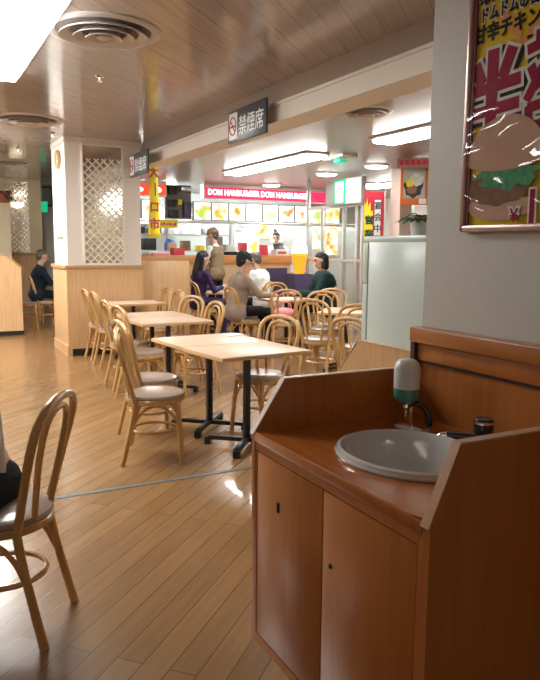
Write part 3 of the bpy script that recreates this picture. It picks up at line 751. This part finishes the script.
# ---------------------------------------------------------------- people
def caps(bm, p0, p1, r0, r1, sub=2):
    p0, p1 = Vector(p0), Vector(p1); ax = (p1 - p0)
    ax = ax.normalized() if ax.length > 1e-6 else Vector((0, 0, 1))
    q = Vector((0, 0, 1)).rotation_difference(ax)
    for v in bmesh.ops.create_icosphere(bm, subdivisions=sub, radius=1.)['verts']:
        d = v.co.copy(); hi = d.z > 1e-4 or (abs(d.z) <= 1e-4)
        d2 = q @ d; v.co = (p1 + d2 * r1) if hi else (p0 + d2 * r0)
def blob(name, prims, mats, parent, voxel=.009, smooth=4):
    """prims: (p0, p1, r0, r1, material index) or ('e', centre, radii, index)"""
    bm = bmesh.new()
    for p in prims:
        if p[0] == 'e':
            g = bmesh.ops.create_icosphere(bm, subdivisions=3, radius=1.)
            for v in g['verts']: v.co = Vector((v.co.x * p[2][0], v.co.y * p[2][1], v.co.z * p[2][2])) + Vector(p[1])
        else: caps(bm, *p[:4])
    me = bpy.data.meshes.new(name); bm.to_mesh(me); bm.free()
    o = bpy.data.objects.new(name, me); COL.objects.link(o)
    rm = o.modifiers.new('remesh', 'REMESH'); rm.mode = 'VOXEL'; rm.voxel_size = voxel
    sm = o.modifiers.new('smooth', 'SMOOTH'); sm.factor = .5; sm.iterations = smooth
    bpy.context.view_layer.update(); dg = bpy.context.evaluated_depsgraph_get()
    m2 = bpy.data.meshes.new_from_object(o.evaluated_get(dg), depsgraph=dg)
    o.modifiers.clear(); o.data = m2; bpy.data.meshes.remove(me); m2.name = name
    m2.materials.clear()
    for k in mats: m2.materials.append(k)
    m2.polygons.foreach_set('use_smooth', [True] * len(m2.polygons))
    if len(mats) > 1:
        n = len(m2.polygons); c = np.empty(n * 3); m2.polygons.foreach_get('center', c); c = c.reshape(-1, 3)
        best = np.full(n, 1e9); idx = np.zeros(n, int)
        for p in prims:
            if p[0] == 'e':
                q = (c - np.array(p[1])) / np.array(p[2]); d = (np.linalg.norm(q, axis=1) - 1) * min(p[2]); k = p[3]
            else:
                a, b_ = np.array(p[0]), np.array(p[1]); ab = b_ - a
                t = np.clip(((c - a) @ ab) / max(ab @ ab, 1e-9), 0, 1); d = np.linalg.norm(c - a - t[:, None] * ab, axis=1) - (p[2] + (p[3] - p[2]) * t); k = p[4]
            u = d < best; best[u] = d[u]; idx[u] = k
        m2.polygons.foreach_set('material_index', idx.tolist())
    o.parent = parent
    return o
def ik(s, h, L1, L2, pole):
    s, h = Vector(s), Vector(h); d = h - s; D = min(d.length, (L1 + L2) * .995); u = d.normalized(); h = s + u * D
    a = (L1 * L1 - L2 * L2 + D * D) / (2 * D); hh = math.sqrt(max(0, L1 * L1 - a * a))
    p = Vector(pole); p = (p - u * p.dot(u)).normalized()
    return s + u * a + p * hh, h
def hand(w, d, side, m=0, curl=.5):
    """palm, four fingers and thumb at wrist w pointing along d"""
    w = Vector(w); d = Vector(d).normalized(); upv = Vector((0, 0, 1)); lat_ = d.cross(upv).normalized(); nrm = lat_.cross(d).normalized()
    pr = [(w, w + d * .075, .026, .032, m)]
    for i, L in enumerate((.062, .072, .068, .052)):
        b0 = w + d * .085 + lat_ * (.027 - .018 * i); k1 = b0 + d * L * .5 - nrm * L * .12 * curl; k2 = k1 + d * L * .4 - nrm * L * .45 * curl
        pr += [(b0 - d * .02, k1, .0095, .009, m), (k1, k2, .009, .008, m)]
    b0 = w + d * .03 + lat_ * .026 * side; k1 = b0 + d * .03 + lat_ * .024 * side - nrm * .008; k2 = k1 + d * .028 + lat_ * .004 * side - nrm * .006
    pr += [(b0, k1, .012, .0105, m), (k1, k2, .0105, .009, m)]
    return pr
def headprims(hc, fd, sk=0):
    hc = Vector(hc); f = Vector(fd).normalized(); l = Vector((0, 0, 1)).cross(f).normalized(); u = f.cross(l)
    P_ = lambda a, b_, c: hc + f * a + l * b_ + u * c
    pr = [(P_(-.022, 0, .028), P_(.010, 0, .028), .085, .082, sk), (P_(.022, 0, -.02), P_(.038, 0, -.062), .066, .044, sk)]
    pr += [(P_(.090, 0, .012), P_(.108, 0, -.026), .010, .015, sk)]
    for s_ in (1, -1):
        pr += [(P_(-.008, .080 * s_, .015), P_(-.004, .080 * s_, -.028), .014, .011, sk), (P_(.081, .032 * s_, .012), P_(.082, .028 * s_, .012), .0105, .0105, 2)]
        pr += [(P_(.084, .042 * s_, .032), P_(.090, .020 * s_, .034), .007, .007, 2)]
    pr += [(P_(.080, .020, -.056), P_(.080, -.020, -.056), .0085, .0085, 1)]
    return pr, P_
def person(label, loc, rotz, lean=.12, handl=(.42, .12, .76), handr=(.42, -.12, .76), look=(1, 0, -.15), top=m_grey, legs=m_blackc, hair=m_hairb,
           hairstyle='short', cap=None, vest=None, stand=False, sleeve=1., twist=0., bulky=1., highwaist=False):
    t = thing('person', label, 'person', loc, rotz)
    zp = .95 if stand else .57; hy = .088
    la = Vector((math.sin(lean), 0, math.cos(lean))); pel = Vector((-.01, 0, zp)); che = pel + la * .33; nk = pel + la * .475; 
    hc = nk + la * .06 + Vector((.025, 0, .115))
    legp = []; shp = []
    for s_ in (1, -1):
        if stand: hip, kn, an, toe = Vector((0, hy * s_, .90)), Vector((.02 + .02 * s_, .10 * s_, .49)), Vector((-.02 + .02 * s_, .10 * s_, .09)), Vector((.13, .11 * s_, .035))
        else: hip, kn, an, toe = Vector((.03, hy * s_, .565)), Vector((.43, (.10 + .02) * s_, .545)), Vector((.40, .11 * s_, .10)), Vector((.54, .12 * s_, .035))
        legp += [(hip, kn, .085, .062, 0), (kn, an, .058, .042, 0)]
        shp += [(an + Vector((-.01, 0, -.045)), toe, .042, .034, 0)]
    k = bulky
    torso = [(pel + Vector((0, .05, 0)), pel + Vector((0, -.05, 0)), .115 * k, .115 * k, 0), (pel + Vector((0, 0, .02)), che, .118 * k, .128 * k, 0),
             (che + Vector((0, .075, .04)), che + Vector((0, -.075, .04)), .108 * k, .108 * k, 0)]
    arms = []; hands = []; fore = []
    for s_, h in ((1, handl), (-1, handr)):
        sh = nk - la * .045 + Vector((0, .168 * s_, 0)); el, wr = ik(sh, h, .29, .25, (-.35, .55 * s_, -.8))
        torso.append((nk - la * .06 + Vector((0, .06 * s_, 0)), sh, .062, .056, 0))
        arms += [(sh, el, .056 * k, .045 * k, 0), (el, el + (wr - el) * sleeve, .044 * k, .034 * k, 0)]
        fore += [(sh, el, .045, .036, 0), (el, wr, .036, .026, 0)]
        hands += hand(wr, (wr - el), s_)
    hp_, P_ = headprims(hc, look)
    body = hp_ + [(nk - la * .05, hc + Vector((-.015, 0, -.03)), .052, .05, 0)] + hands + fore + [(a, b_, r0 * .86, r1 * .86, 0) for a, b_, r0, r1, _ in torso + legp]
    blob('body', body, [m_skin, m_lip, m_eye], t, .0085, 3)
    wz = Vector((-.03, 0, -.075)) if highwaist else Vector((0, 0, -.01)); wr_ = .128 if highwaist else .118
    blob('trousers', legp + [(pel + wz + Vector((0, .06, 0)), pel + wz + Vector((0, -.06, 0)), wr_, wr_, 0)], [legs], t, .012, 5)
    for q in shp: blob('shoe', [q], [m_shoe], t, .012, 3)
    if top: 
        tor_ = torso if not highwaist else [(pel + la * .035, che, .112 * k, .128 * k, 0)] + torso[2:]
        hem = [] if stand or highwaist else [(pel + Vector((-.02, .07, -.02)), pel + Vector((-.02, -.07, -.02)), .125 * k, .125 * k, 0)]
        col_ = [(nk - la * .03 + Vector((-.02, 0, 0)), nk - la * .01 + Vector((-.02, 0, 0)), .075, .064, 0)]
        blob('top', [(a, b_, r0 * 1.05, r1 * 1.05, 0) for a, b_, r0, r1, _ in tor_ + arms] + hem + col_, [top], t, .012, 6)
    if vest:
        blob('vest', [(a, b_, r0 * 1.13, r1 * 1.13, 0) for a, b_, r0, r1, _ in torso[:3]] + [(pel + Vector((0, .06, -.03)), pel + Vector((0, -.05, -.02)), .120, .120, 0)], [vest], t, .012, 6)
    hr = [(P_(-.034, 0, .045), P_(.0, 0, .058), .086, .083, 0), (P_(-.05, 0, .0), P_(-.045, 0, -.03), .073, .058, 0)]
    for s_ in (1, -1): hr.append((P_(-.02, .058 * s_, .03), P_(-.028, .062 * s_, -.01), .034, .026, 0))
    if hairstyle == 'long':
        for s_ in (1, -1): hr.append((P_(-.03, .06 * s_, .0), P_(-.02, .075 * s_, -.20), .042, .03, 0))
        hr.append((P_(-.06, 0, 0), P_(-.085, 0, -.22), .075, .055, 0))
    if hairstyle == 'bob':
        for s_ in (1, -1): hr.append((P_(-.025, .06 * s_, .02), P_(-.01, .072 * s_, -.08), .04, .032, 0))
        hr.append((P_(-.055, 0, .02), P_(-.06, 0, -.08), .08, .062, 0))
    blob('hair', hr, [hair], t, .010, 3)
    if cap:
        blob('cap', [(P_(-.028, 0, .062), P_(.012, 0, .062), .090, .088, 0), (P_(.085, .03, .062), P_(.085, -.03, .062), .016, .016, 0), (P_(.12, .02, .05), P_(.12, -.02, .05), .012, .012, 0)], [cap], t, .010, 3)
    return t
person('seated person in a beige jacket and dark cap leaning on the table', (3.84, 8.28, 0), 0, .16, (.50, .10, .765), (.48, -.10, .765), (1, .1, -.3), m_beige, m_blackc, m_hairb, cap=m_capc, bulky=1.12)
person('seated person in a white shirt hunched with back turned', (4.86, 9.52, 0), R(128), .22, (.38, .10, .78), (.38, -.10, .78), (1, 0, -.4), m_wshirt, m_blackc, m_hairbr, bulky=1.3)
person('seated person with long dark hair in a purple top', (3.95, 9.94, 0), R(6), .14, (.40, .14, .76), (.38, -.08, .78), (1, -.1, -.2), m_purple, m_purple, m_hairb, 'long')
person('seated person with black hair in a dark green coat facing left', (5.32, 8.42, 0), R(160), .12, (.40, .12, .76), (.40, -.12, .76), (1, .1, -.1), m_dkgreen, m_blackc, m_hairb, 'bob', bulky=1.42)
person('standing shop worker in a brown vest and cap', (4.78, 11.15, 0), R(125), .10, (.32, .10, 1.05), (.30, -.16, 1.0), (1, .2, -.25), m_wshirt, m_blackc, m_hairbr, cap=m_vest, vest=m_vest, stand=True)
person('shop worker with dark hair behind the far counter', (6.80, 12.7, 0), R(235), .05, (.30, .10, 1.0), (.30, -.10, 1.0), (1, 0, -.1), m_apron, m_blackc, m_hairb, stand=True)
person('seated person in black at the far left', (1.97, 12.5, 0), 0, .14, (.42, .12, .76), (.42, -.12, .76), (1, 0, -.2), m_navy, m_blackc, m_hairbr, bulky=1.1)
person('sitter in a pale grey top and black trousers at the left edge', (.160, 2.680, 0), R(150), .19, (.42, .12, .76), (.42, -.12, .76), (1, 0, -.2), m_grey, m_blackc, m_hairb, bulky=1.16, highwaist=True)

# ---------------------------------------------------------------- far left corner
hw = thing('half_wall', 'low wooden partition with a slanted corner at the far left edge', 'partition', (0, 11.36, 0))
MB().prism([(-1.2, 0, .07), (-1.2, 0, 1.24), (1.34, 0, 1.24), (1.55, 0, 1.05), (1.55, 0, .07)], (0, .06, 0)).build('panel', m_wains, hw, smooth=False)
MB().prism([(-1.2, -.008, 1.24), (1.34, -.008, 1.24), (1.555, -.008, 1.05), (1.575, -.008, 1.065), (1.35, -.008, 1.265), (-1.2, -.008, 1.265)], (0, .076, 0)).build('edging', m_wainsdk, hw, smooth=False)
MB().bb(-1.2, 1.56, -.004, .064, 0, .07).build('plinth', m_black, hw, smooth=False)
l2 = thing('lattice_panel', 'distant diamond lattice panel on the far left wall', 'lattice', (2.02, 15.0, 0))
MB().bb(-.22, .22, -.008, 0, 1.27, 2.70).build('mirror', m_mirror, l2, smooth=False)
lattice_bars(-.22, .22, 1.27, 2.66, .098, .018, -.014).build('slats', m_lattice, l2, smooth=False)
wl = thing('wall_lamp', 'glowing dome lamp in front of the far lattice', 'lamp', (2.02, 14.9, 2.25))
MB().lathe([(.12, .02), (.115, -.03), (.08, -.07), (.03, -.09), (0, -.09)], seg=28).build('shade', m_globe, wl)
MB().tube([(0, 0, .02), (0, .09, .05)], .015, 8).build('bracket', m_alu, wl)
cupb = MB().bb(-.6, 1.70, 13.6, 14.2, 0, 2.18).build('tall_cupboard', m_plaster_y, smooth=False); tag(cupb, 'tall cream cupboard at the far left edge', 'cupboard')
rp = thing('potted_plant', 'red-potted plant on top of the far left cupboard', 'plant', (1.60, 13.8, 2.18))
MB().lathe([(0, 0), (.12, 0), (.15, .20), (.14, .20), (0, .18)], seg=24).build('pot', m_redpot, rp)
lf = MB(); lf2 = MB()
for i in range(70):
    a = rng.uniform(0, 2 * PI)
    (lf if i % 3 else lf2).leaf((.06 * math.cos(a), .06 * math.sin(a), .18), (math.cos(a), math.sin(a), rng.uniform(-.2, .9)), rng.uniform(.12, .3), .05, .5)
lf.build('leaves', m_leaf, rp); lf2.build('red_leaves', m_leafred, rp)
ex = thing('exit_sign', 'small green exit sign in the corridor left of the column', 'exit sign', (2.555, 15.30, 2.22))
MB().box((0, 0, 0), (.24, .05, .24), .006).build('case', m_white, ex)
MB().box((0, -.028, 0), (.22, .006, .22), .002).build('face', m_greenexit, ex)
MB().box((0, 0, .33), (.02, .02, .48)).build('hanger', m_alu, ex, smooth=False)
mo = thing('wall_screen', 'dark framed screen high in the left corridor', 'screen', (2.64, 15.36, 2.45))
MB().box((0, 0, 0), (.30, .05, .42), .005).build('frame', m_signdk, mo)
MB().box((.01, -.027, 0), (.22, .004, .34)).build('panel', mat('screen_glass', (.25, .33, .33), .15), mo, smooth=False)

# ---------------------------------------------------------------- burger shop
sf = thing('shop_fascia', 'long pink backlit fascia with white lettering', 'shop sign', (0, 12.4, 0))
MB().bb(5.07, 8.6, .02, .22, 2.33, CR - .01).build('box', m_white, sf, smooth=False)
MB().bb(5.09, 8.58, 0, .02, 2.345, 2.55, .004).build('face', m_pinksign, sf)
text('lettering', 'DOM HAMBURGER DOM HAMBURGER', (5.14, -.002, 2.405), .15, (1, 0, 0), (0, 0, 1), m_signlet, sf, .002, .007, sx=.86)
sf2 = thing('shop_fascia', 'short orange-red fascia behind the yellow banner', 'shop sign', (0, 12.4, 0))
MB().bb(2.9, 4.32, .02, .22, 2.33, CR - .01).build('box', m_white, sf2, smooth=False)
MB().bb(2.9, 4.30, 0, .02, 2.345, 2.54, .004).build('face', m_orsign, sf2)
bl = MB(); bl.ell((3.72, -.004, 2.44), (.16, .006, .055)); bl.ell((4.12, -.004, 2.44), (.10, .006, .06)); bl.build('emblem', m_signlet, sf2)
PAL = [((.25, .5, .08), (.75, .38, .08), (1, .75, .4)), ((.6, .28, .06), (.9, .55, .15), (1, .8, .5)), ((.5, .2, .05), (.9, .5, .12), (1, .85, .5)),
       ((1, .8, .45), (1, .9, .7), (1, .95, .85)), ((.85, .55, .25), (1, .85, .55), (1, .95, .8)), ((.75, .15, .08), (.9, .4, .2), (1, .85, .6)), ((.7, .2, .1), (1, .7, .4), (1, .9, .8))]
ORD = ('first', 'second', 'third', 'fourth', 'fifth', 'sixth', 'seventh', 'eighth', 'ninth')
def menu(x0, w, label, k, sname):
    t = thing('menu_board', label, 'menu board', (x0, 12.44, 2.09), 0, sname)
    MB().bb(0, w, 0, .10, -.175, .175, .004).build('case', m_menuframe, t)
    pic = MB().bb(.012, w - .012, -.006, 0, -.16, .16).build('picture', food('menu_picture', PAL[k % 7], SIGN, k + 1), t, smooth=False)
for k in range(9): menu(4.86 + k * .37, .36, f'{ORD[k]} lit menu board from the left under the pink sign', k, 'lit menu boards under the pink sign')
for k in range(3): menu(3.10 + k * .37, .36, f'{ORD[k]} lit menu board from the left under the orange sign', k + 3, 'lit menu boards under the orange sign')
ledge = MB().bb(2.9, 8.6, 12.40, 12.62, 1.86, 1.905, .004).build('menu_ledge', m_steel); tag(ledge, 'pale ledge running under the menu boards', 'ledge')
# dark equipment between the two signs
sh = thing('speaker_rack', 'dark rack of small boxes between the two shop signs', 'rack', (4.58, 12.45, 0))
MB().bb(-.26, .26, .06, .12, 1.93, 2.56).build('back_panel', mat('rack_grey', (.16, .15, .14), .5), sh, smooth=False)
for (x, z, w, h, m) in ((-.13, 2.46, .16, .16, m_black), (.13, 2.49, .20, .09, m_steel), (-.14, 2.22, .13, .12, m_black), (.0, 2.24, .08, .10, m_yellow), (-.12, 2.02, .18, .14, m_black), (.16, 2.1, .14, .28, m_purpbox)):
    MB().bb(x - w / 2, x + w / 2, -.04, .06, z - h / 2, z + h / 2, .006).build('unit', m, sh)
yb = thing('shop_banner', 'yellow price strip under the left menu boards', 'banner', (4.33, 12.36, 1.83))
MB().bb(-.18, .18, -.006, 0, -.08, .08).build('sheet', m_yellow, yb, smooth=False)
tx = MB()
for k in range(6): tx.bb(-.155 + k * .053, -.155 + k * .053 + .038, -.009, -.006, -.035, .01 + .015 * (k % 2))
tx.build('lettering', m_bannerred, yb, smooth=False)
# counter
ct = thing('shop_counter', 'long wooden serving counter of the burger shop', 'counter', (0, 11.6, 0))
MB().bb(2.95, 6.52, 0, .62, 0.08, 1.10).build('body', m_counterpale, ct, smooth=False)
MB().bb(2.93, 6.54, -.03, .66, 1.10, 1.255, .008).build('worktop', m_counterw, ct)
MB().bb(2.97, 6.50, .03, .6, 0, .08).build('plinth', m_black, ct, smooth=False)
MB().bb(6.0, 6.45, -.006, .0, .45, 1.02).build('display_niche', m_purpbox, ct, smooth=False)
def simple(name, label, cat, mb, m, group=None): return tag(mb.build(name, m), label, cat, group)
ZT = 1.255
simple('price_stand', 'yellow and white price card standing on the far counter', 'price card', MB().bb(5.61, 5.85, 11.62, 11.64, ZT, ZT + .34), food('price_card', ((.9, .7, .05), (1, .85, .3), (1, .95, .8)), .5, 9))  # paper card, part of its brightness is emission
simple('red_box', 'red box on the far counter left of the worker', 'box', MB().bb(5.89, 6.06, 11.65, 11.8, ZT, ZT + .20, .004), m_red)
rg = thing('cash_register', 'white cash register on the far counter', 'register', (6.40, 11.75, ZT))
MB().bb(-.13, .14, -.05, .22, 0, .12, .01).build('body', m_white, rg); MB().box((0, .12, .17), (.22, .03, .12), .005, Euler((-.4, 0, 0))).build('display', m_signdk, rg)
MB().bb(-.10, .08, -.056, -.05, .03, .08).build('sticker', m_red, rg, smooth=False)
simple('paper_box', 'tall red paper box on the counter left of the vest', 'box', MB().bb(4.17, 4.38, 11.65, 11.85, ZT, ZT + .13, .005), m_red)
simple('tray_stack', 'stack of white trays at the counter left end', 'trays', MB().bb(3.74, 4.14, 11.75, 12.1, ZT, ZT + .07, .02), m_white)
simple('cup_tray', 'pink tray under the white stack on the counter', 'tray', MB().bb(3.78, 4.08, 11.62, 11.74, ZT, ZT + .04, .01), m_pink)
wj = thing('water_jug', 'blue jug on the kitchen shelf left of the vest', 'jug', (4.30, 12.3, 1.34))
MB().lathe([(0, 0), (.075, 0), (.085, .08), (.075, .17), (.05, .20), (.05, .215), (0, .215)], seg=20).build('body', m_blue, wj)
MB().tube(spline([(.06, 0, .18), (.12, 0, .16), (.12, 0, .08), (.08, 0, .05)], 5), .01, 8).build('handle', m_blue, wj)
st = thing('steel_shelf', 'steel kitchen shelving behind the counter', 'shelf', (0, 0, 0))
for z in (.9, 1.34, 1.66): MB().bb(3.3, 6.0, 12.15 if z == 1.34 else 13.2, 12.5 if z == 1.34 else 13.7, z - .02, z).build('board', m_steel, st, smooth=False)
for x in (3.32, 4.6, 5.98): MB().bb(x - .02, x + .02, 13.2, 13.24, 0, 1.9).build('post', m_steel, st, smooth=False)
rng2 = random.Random(8)
names = [('container', m_white), ('container', m_steel), ('carton', m_paper), ('container', m_kwall), ('machine', m_black), ('carton', m_red)]
wh = ['far left end', 'left of the blue jug', 'above the red paper box', 'left of the vest', 'behind the worker cap', 'right of the worker cap', 'left of the price card', 'above the price card', 'right end of the shelf']
for k in range(9):
    x = 3.5 + k * .29; nm, m = names[(k * 5 + k // 3) % 6]; w = rng2.uniform(.16, .25); h = rng2.uniform(.10, .24)
    simple(nm, f'kitchen {nm} on the upper steel shelf, {wh[k]}', nm, MB().bb(x - w / 2, x + w / 2, 13.25, 13.55, 1.66, 1.66 + h, .012), m, 'kitchen goods on the steel shelf')
mk = [('kettle', m_steel, .16, .20), ('machine', m_black, .24, .22), ('carton', m_counterpale, .18, .14), ('container', m_vest, .14, .18), ('carton', m_yellow, .12, .10), ('machine', m_menuframe, .26, .26), ('container', m_kwall, .2, .12), ('container', m_red, .1, .16)]
for k, (nm, m, w, h) in enumerate(mk):
    x = 3.62 + k * .30 + (.12 if k > 1 else 0)
    simple(nm, f'{ORD[k]} item from the left on the lower steel shelf, a {nm}', nm, MB().bb(x - w / 2, x + w / 2, 12.2, 12.45, 1.34, 1.34 + h, .015), m, 'kitchen goods on the lower steel shelf')
hd_ = thing('extractor_hood', 'stainless extractor hood over the kitchen line', 'hood', (4.6, 14.4, 0))
MB().prism([(-.9, -.5, 1.85), (.9, -.5, 1.85), (.9, -.5, 1.95), (.6, -.3, 2.3), (-.6, -.3, 2.3), (-.9, -.5, 1.95)], (0, .9, 0)).build('canopy', m_steel, hd_, smooth=False)
for k, (x, w, z, h, pal, l) in enumerate(((6.70, .36, 1.775, .34, ((.5, .12, .03), (.85, .35, .05), (.95, .6, .15)), 'orange food poster on the grey kitchen panel'),
                                   (6.23, .34, 1.84, .14, ((.5, .15, .2), (.8, .45, .45), (.9, .75, .7)), 'narrow pink food poster on the grey kitchen panel'),
                                   (6.37, .26, 1.62, .26, ((.02, .03, .02), (.15, .3, .1), (.8, .8, .7)), 'dark and green poster under the narrow pink one'),
                                   (7.06, .30, 1.75, .44, ((.02, .02, .02), (.9, .9, .9), (.95, .95, .95)), 'white poster with black marks above the counter worker'))):
    simple('kitchen_poster', l, 'poster', MB().bb(x - w / 2, x + w / 2, 13.16, 13.18, z - h / 2, z + h / 2), food('kitchen_poster', pal, .45, 20 + k), 'posters on the kitchen wall')  # unlit posters given a glow of their own
pw = MB().bb(6.05, 9.6, 13.18, 13.22, 0, 1.95).build('screen_wall', mat('kitchen_grey_panel', (.42, .44, .43), .5)); tag(pw, 'grey panel behind the counter carrying posters', 'panel')
kb = thing('fryer', 'dark fryer station behind the counter right of the vest', 'fryer', (5.72, 12.85, 0))
MB().bb(-.2, .2, -.2, .2, 0, 1.35, .01).build('body', m_steel, kb); MB().bb(-.16, .16, -.21, -.2, 1.02, 1.32).build('control_panel', m_black, kb, smooth=False)
# soft ice cream display
ic = thing('ice_cream_display', 'giant glowing soft ice cream cone beside the glass door', 'display', (6.40, 11.05, 0))
MB().bb(-.19, .19, -.19, .19, 0, .93, .01).build('stand', m_purpbox, ic)
MB().lathe([(0, .93), (.085, .93), (.135, 1.24), (.145, 1.25), (.145, 1.30), (.13, 1.30), (0, 1.29)], seg=28).build('cone', m_cone, ic)
MB().lathe([(0, 1.28), (.13, 1.28), (.150, 1.31), (.145, 1.36), (.125, 1.385), (.133, 1.40), (.125, 1.44), (.10, 1.465), (.106, 1.48), (.095, 1.52), (.07, 1.545), (.06, 1.58), (.02, 1.62), (0, 1.63)], seg=28).build('soft_ice', m_cream, ic)

# ---------------------------------------------------------------- glass entrance on the right
gd = thing('glass_entrance', 'aluminium framed glass entrance screen right of the shop', 'glass door', (6.62, 0, 0))
for y, w in ((11.12, .05), (10.62, .04), (9.92, .05), (9.52, .07), (9.36, .07)):
    MB().bb(-.03, .03, y - w / 2, y + w / 2, 0, 2.16 if y < 11 else CR, .004).build('post', m_alu, gd)
for z in (2.12, 1.19, .08): MB().bb(-.025, .025, 9.36, 11.12, z - .03, z + .03, .003).build('rail', m_alu, gd)
MB().bb(-.006, .006, 9.56, 11.1, .11, 2.09).build('glass_pane', m_glass, gd, smooth=False)
eb = thing('exit_light_box', 'white light box with green bordered panel above the glass entrance', 'exit sign', (6.5, 9.8, 2.345))
MB().bb(0, .09, -.54, .54, -.215, .215, .006).build('case', mat('box_grey_white', (.56, .57, .54), .5), eb)
MB().bb(-.008, 0, -.52, -.13, -.20, .20, .003).build('lit_panel', emit('lit_white_panel', (.85, 1, .93), .08), eb)
MB().bb(-.012, 0, -.07, .25, -.20, .20, .004).build('green_border', m_greenexit, eb)
MB().bb(-.018, -.012, -.03, .20, -.175, .165, .003).build('white_panel', m_whiteexit, eb)
el = thing('exit_lamp', 'small green exit lamp on the right ceiling', 'exit sign', (5.18, 7.9, CR))
MB().bb(-.12, .12, -.25, .25, -.035, 0, .004).build('tray', m_lampbody, el)
MB().bb(-.05, .05, -.07, .07, -.085, -.035, .006).build('lamp', m_greenexit, el)
fg = thing('nobori_flag', 'red and yellow vertical flag beside the glass entrance', 'flag', (6.28, 8.605, 0))
dx = Vector((.885, -.465, 0))
def fpt(u, z, d=0): return Vector((dx.x * u, dx.y * u, z)) + Vector((-.465, -.885, 0)) * d
def fsheet(poly, m, nm, d, th=.003):
    b = MB(); b.prism([fpt(u, z, d) for u, z in poly], Vector((.465, .885, 0)) * th); return b.build(nm, m, fg, smooth=False)
fsheet([(-.15, .95), (-.15, 2.27), (.15, 2.25), (.15, .95)], m_flagred, 'cloth', 0)
fsheet([(-.15, .95), (-.15, 2.10), (-.125, 2.05), (-.11, 2.16), (-.09, 2.02), (-.06, 2.10), (-.05, 1.95), (-.02, 1.98), (-.01, .95)], m_yellowb, 'yellow_burst', .004)
fsheet([(.005, 1.6), (.005, 2.13), (.10, 2.13), (.10, 1.6)], m_signwh, 'white_panel', .004)
for k, ch in enumerate('営業'):
    text('lettering', ch, fpt(-.14, 1.78 - k * .21, .006), .135, dx, (0, 0, 1), m_flaggreen, fg, .001, .006)
for k, ch in enumerate('宴会中'):
    text('lettering', ch, fpt(-.005, 2.0 - k * .17, .006), .125, dx, (0, 0, 1), m_flaggreen, fg, .001, .002)
MB().tube([fpt(.16, 0, 0), fpt(.16, 2.3, 0), fpt(-.15, 2.30, 0)], .009, 8).build('pole', m_alu, fg)
MB().box(fpt(.16, .03, 0), (.25, .25, .06), .01).build('base', m_black, fg)
struct('pillar_far', MB().bb(6.62, 6.86, 8.42, 8.66, 0, CR), m_pinkwall)
orp = thing('lit_poster', 'orange framed food bowl poster right of the flag', 'poster', (6.19, 7.58, 2.26), R(-38))
MB().box((0, 0, 0), (.37, .06, .52), .008).build('frame', mat('orange_frame', (.70, .17, .03), .45), orp)
MB().box((0, -.033, .03), (.29, .006, .40)).build('picture', mat('picture_grey', (.42, .43, .36), .5), orp, smooth=False)
def pdisc(name, cx, cz, rx, rz, y, m):
    b = MB(); b.prism([(cx + rx * math.cos(a) * (1 + .1 * math.sin(5 * a)), y, cz + rz * math.sin(a) * (1 + .1 * math.sin(7 * a))) for a in np.linspace(0, 2 * PI, 33)[:-1]], (0, .002, 0)); return b.build(name, m, orp, smooth=False)
pdisc('bowl_picture', -.01, -.02, .125, .14, -.038, m_black); pdisc('noodle_picture', .03, .08, .09, .09, -.0405, mat('picture_pale', (.60, .62, .52), .5, var=.5, scale=40))
pdisc('egg_picture', -.06, .03, .05, .06, -.043, m_yellow); pdisc('meat_picture', -.03, -.06, .07, .05, -.0455, mat('picture_brown', (.30, .10, .03), .5, var=.4, scale=50))
MB().box((.12, -.036, -.21), (.10, .006, .07)).build('price_card', m_paper, orp, smooth=False)
MB().bb(-.02, .02, -.02, .02, -2.26, -.26).build('post', m_alu, orp, smooth=False)
rs = thing('shop_fascia', 'dull red lettered board above the lit orange poster', 'shop sign', (6.05, 7.38, 2.535), R(-38))
MB().box((0, 0, 0), (.50, .05, .13), .004).build('board', mat('dull_red_board', (.42, .22, .20), .5), rs)
tx = MB(); 
for k in range(6): tx.bb(-.22 + k * .075, -.165 + k * .075, -.03, -.025, -.03, .035)
tx.build('lettering', m_flagred, rs, smooth=False)
# stalls seen through and beside the glass
for k, (x, z, w, h, l) in enumerate(((8.11, 1.72, .30, .70, 'orange poster seen through the glass entrance'), (8.45, 1.66, .30, .80, 'reddish poster seen through the glass, right one'))):
    simple('stall_poster', l, 'poster', MB().bb(x - w / 2, x + w / 2, 13.15, 13.17, z - h / 2, z + h / 2), food('stall_poster', ((.5, .10, .03), (.85, .40, .12), (.9, .65, .45)), .3, 40 + k, .2), 'posters behind the glass entrance')  # glow put into the poster colours, no lamp behind them
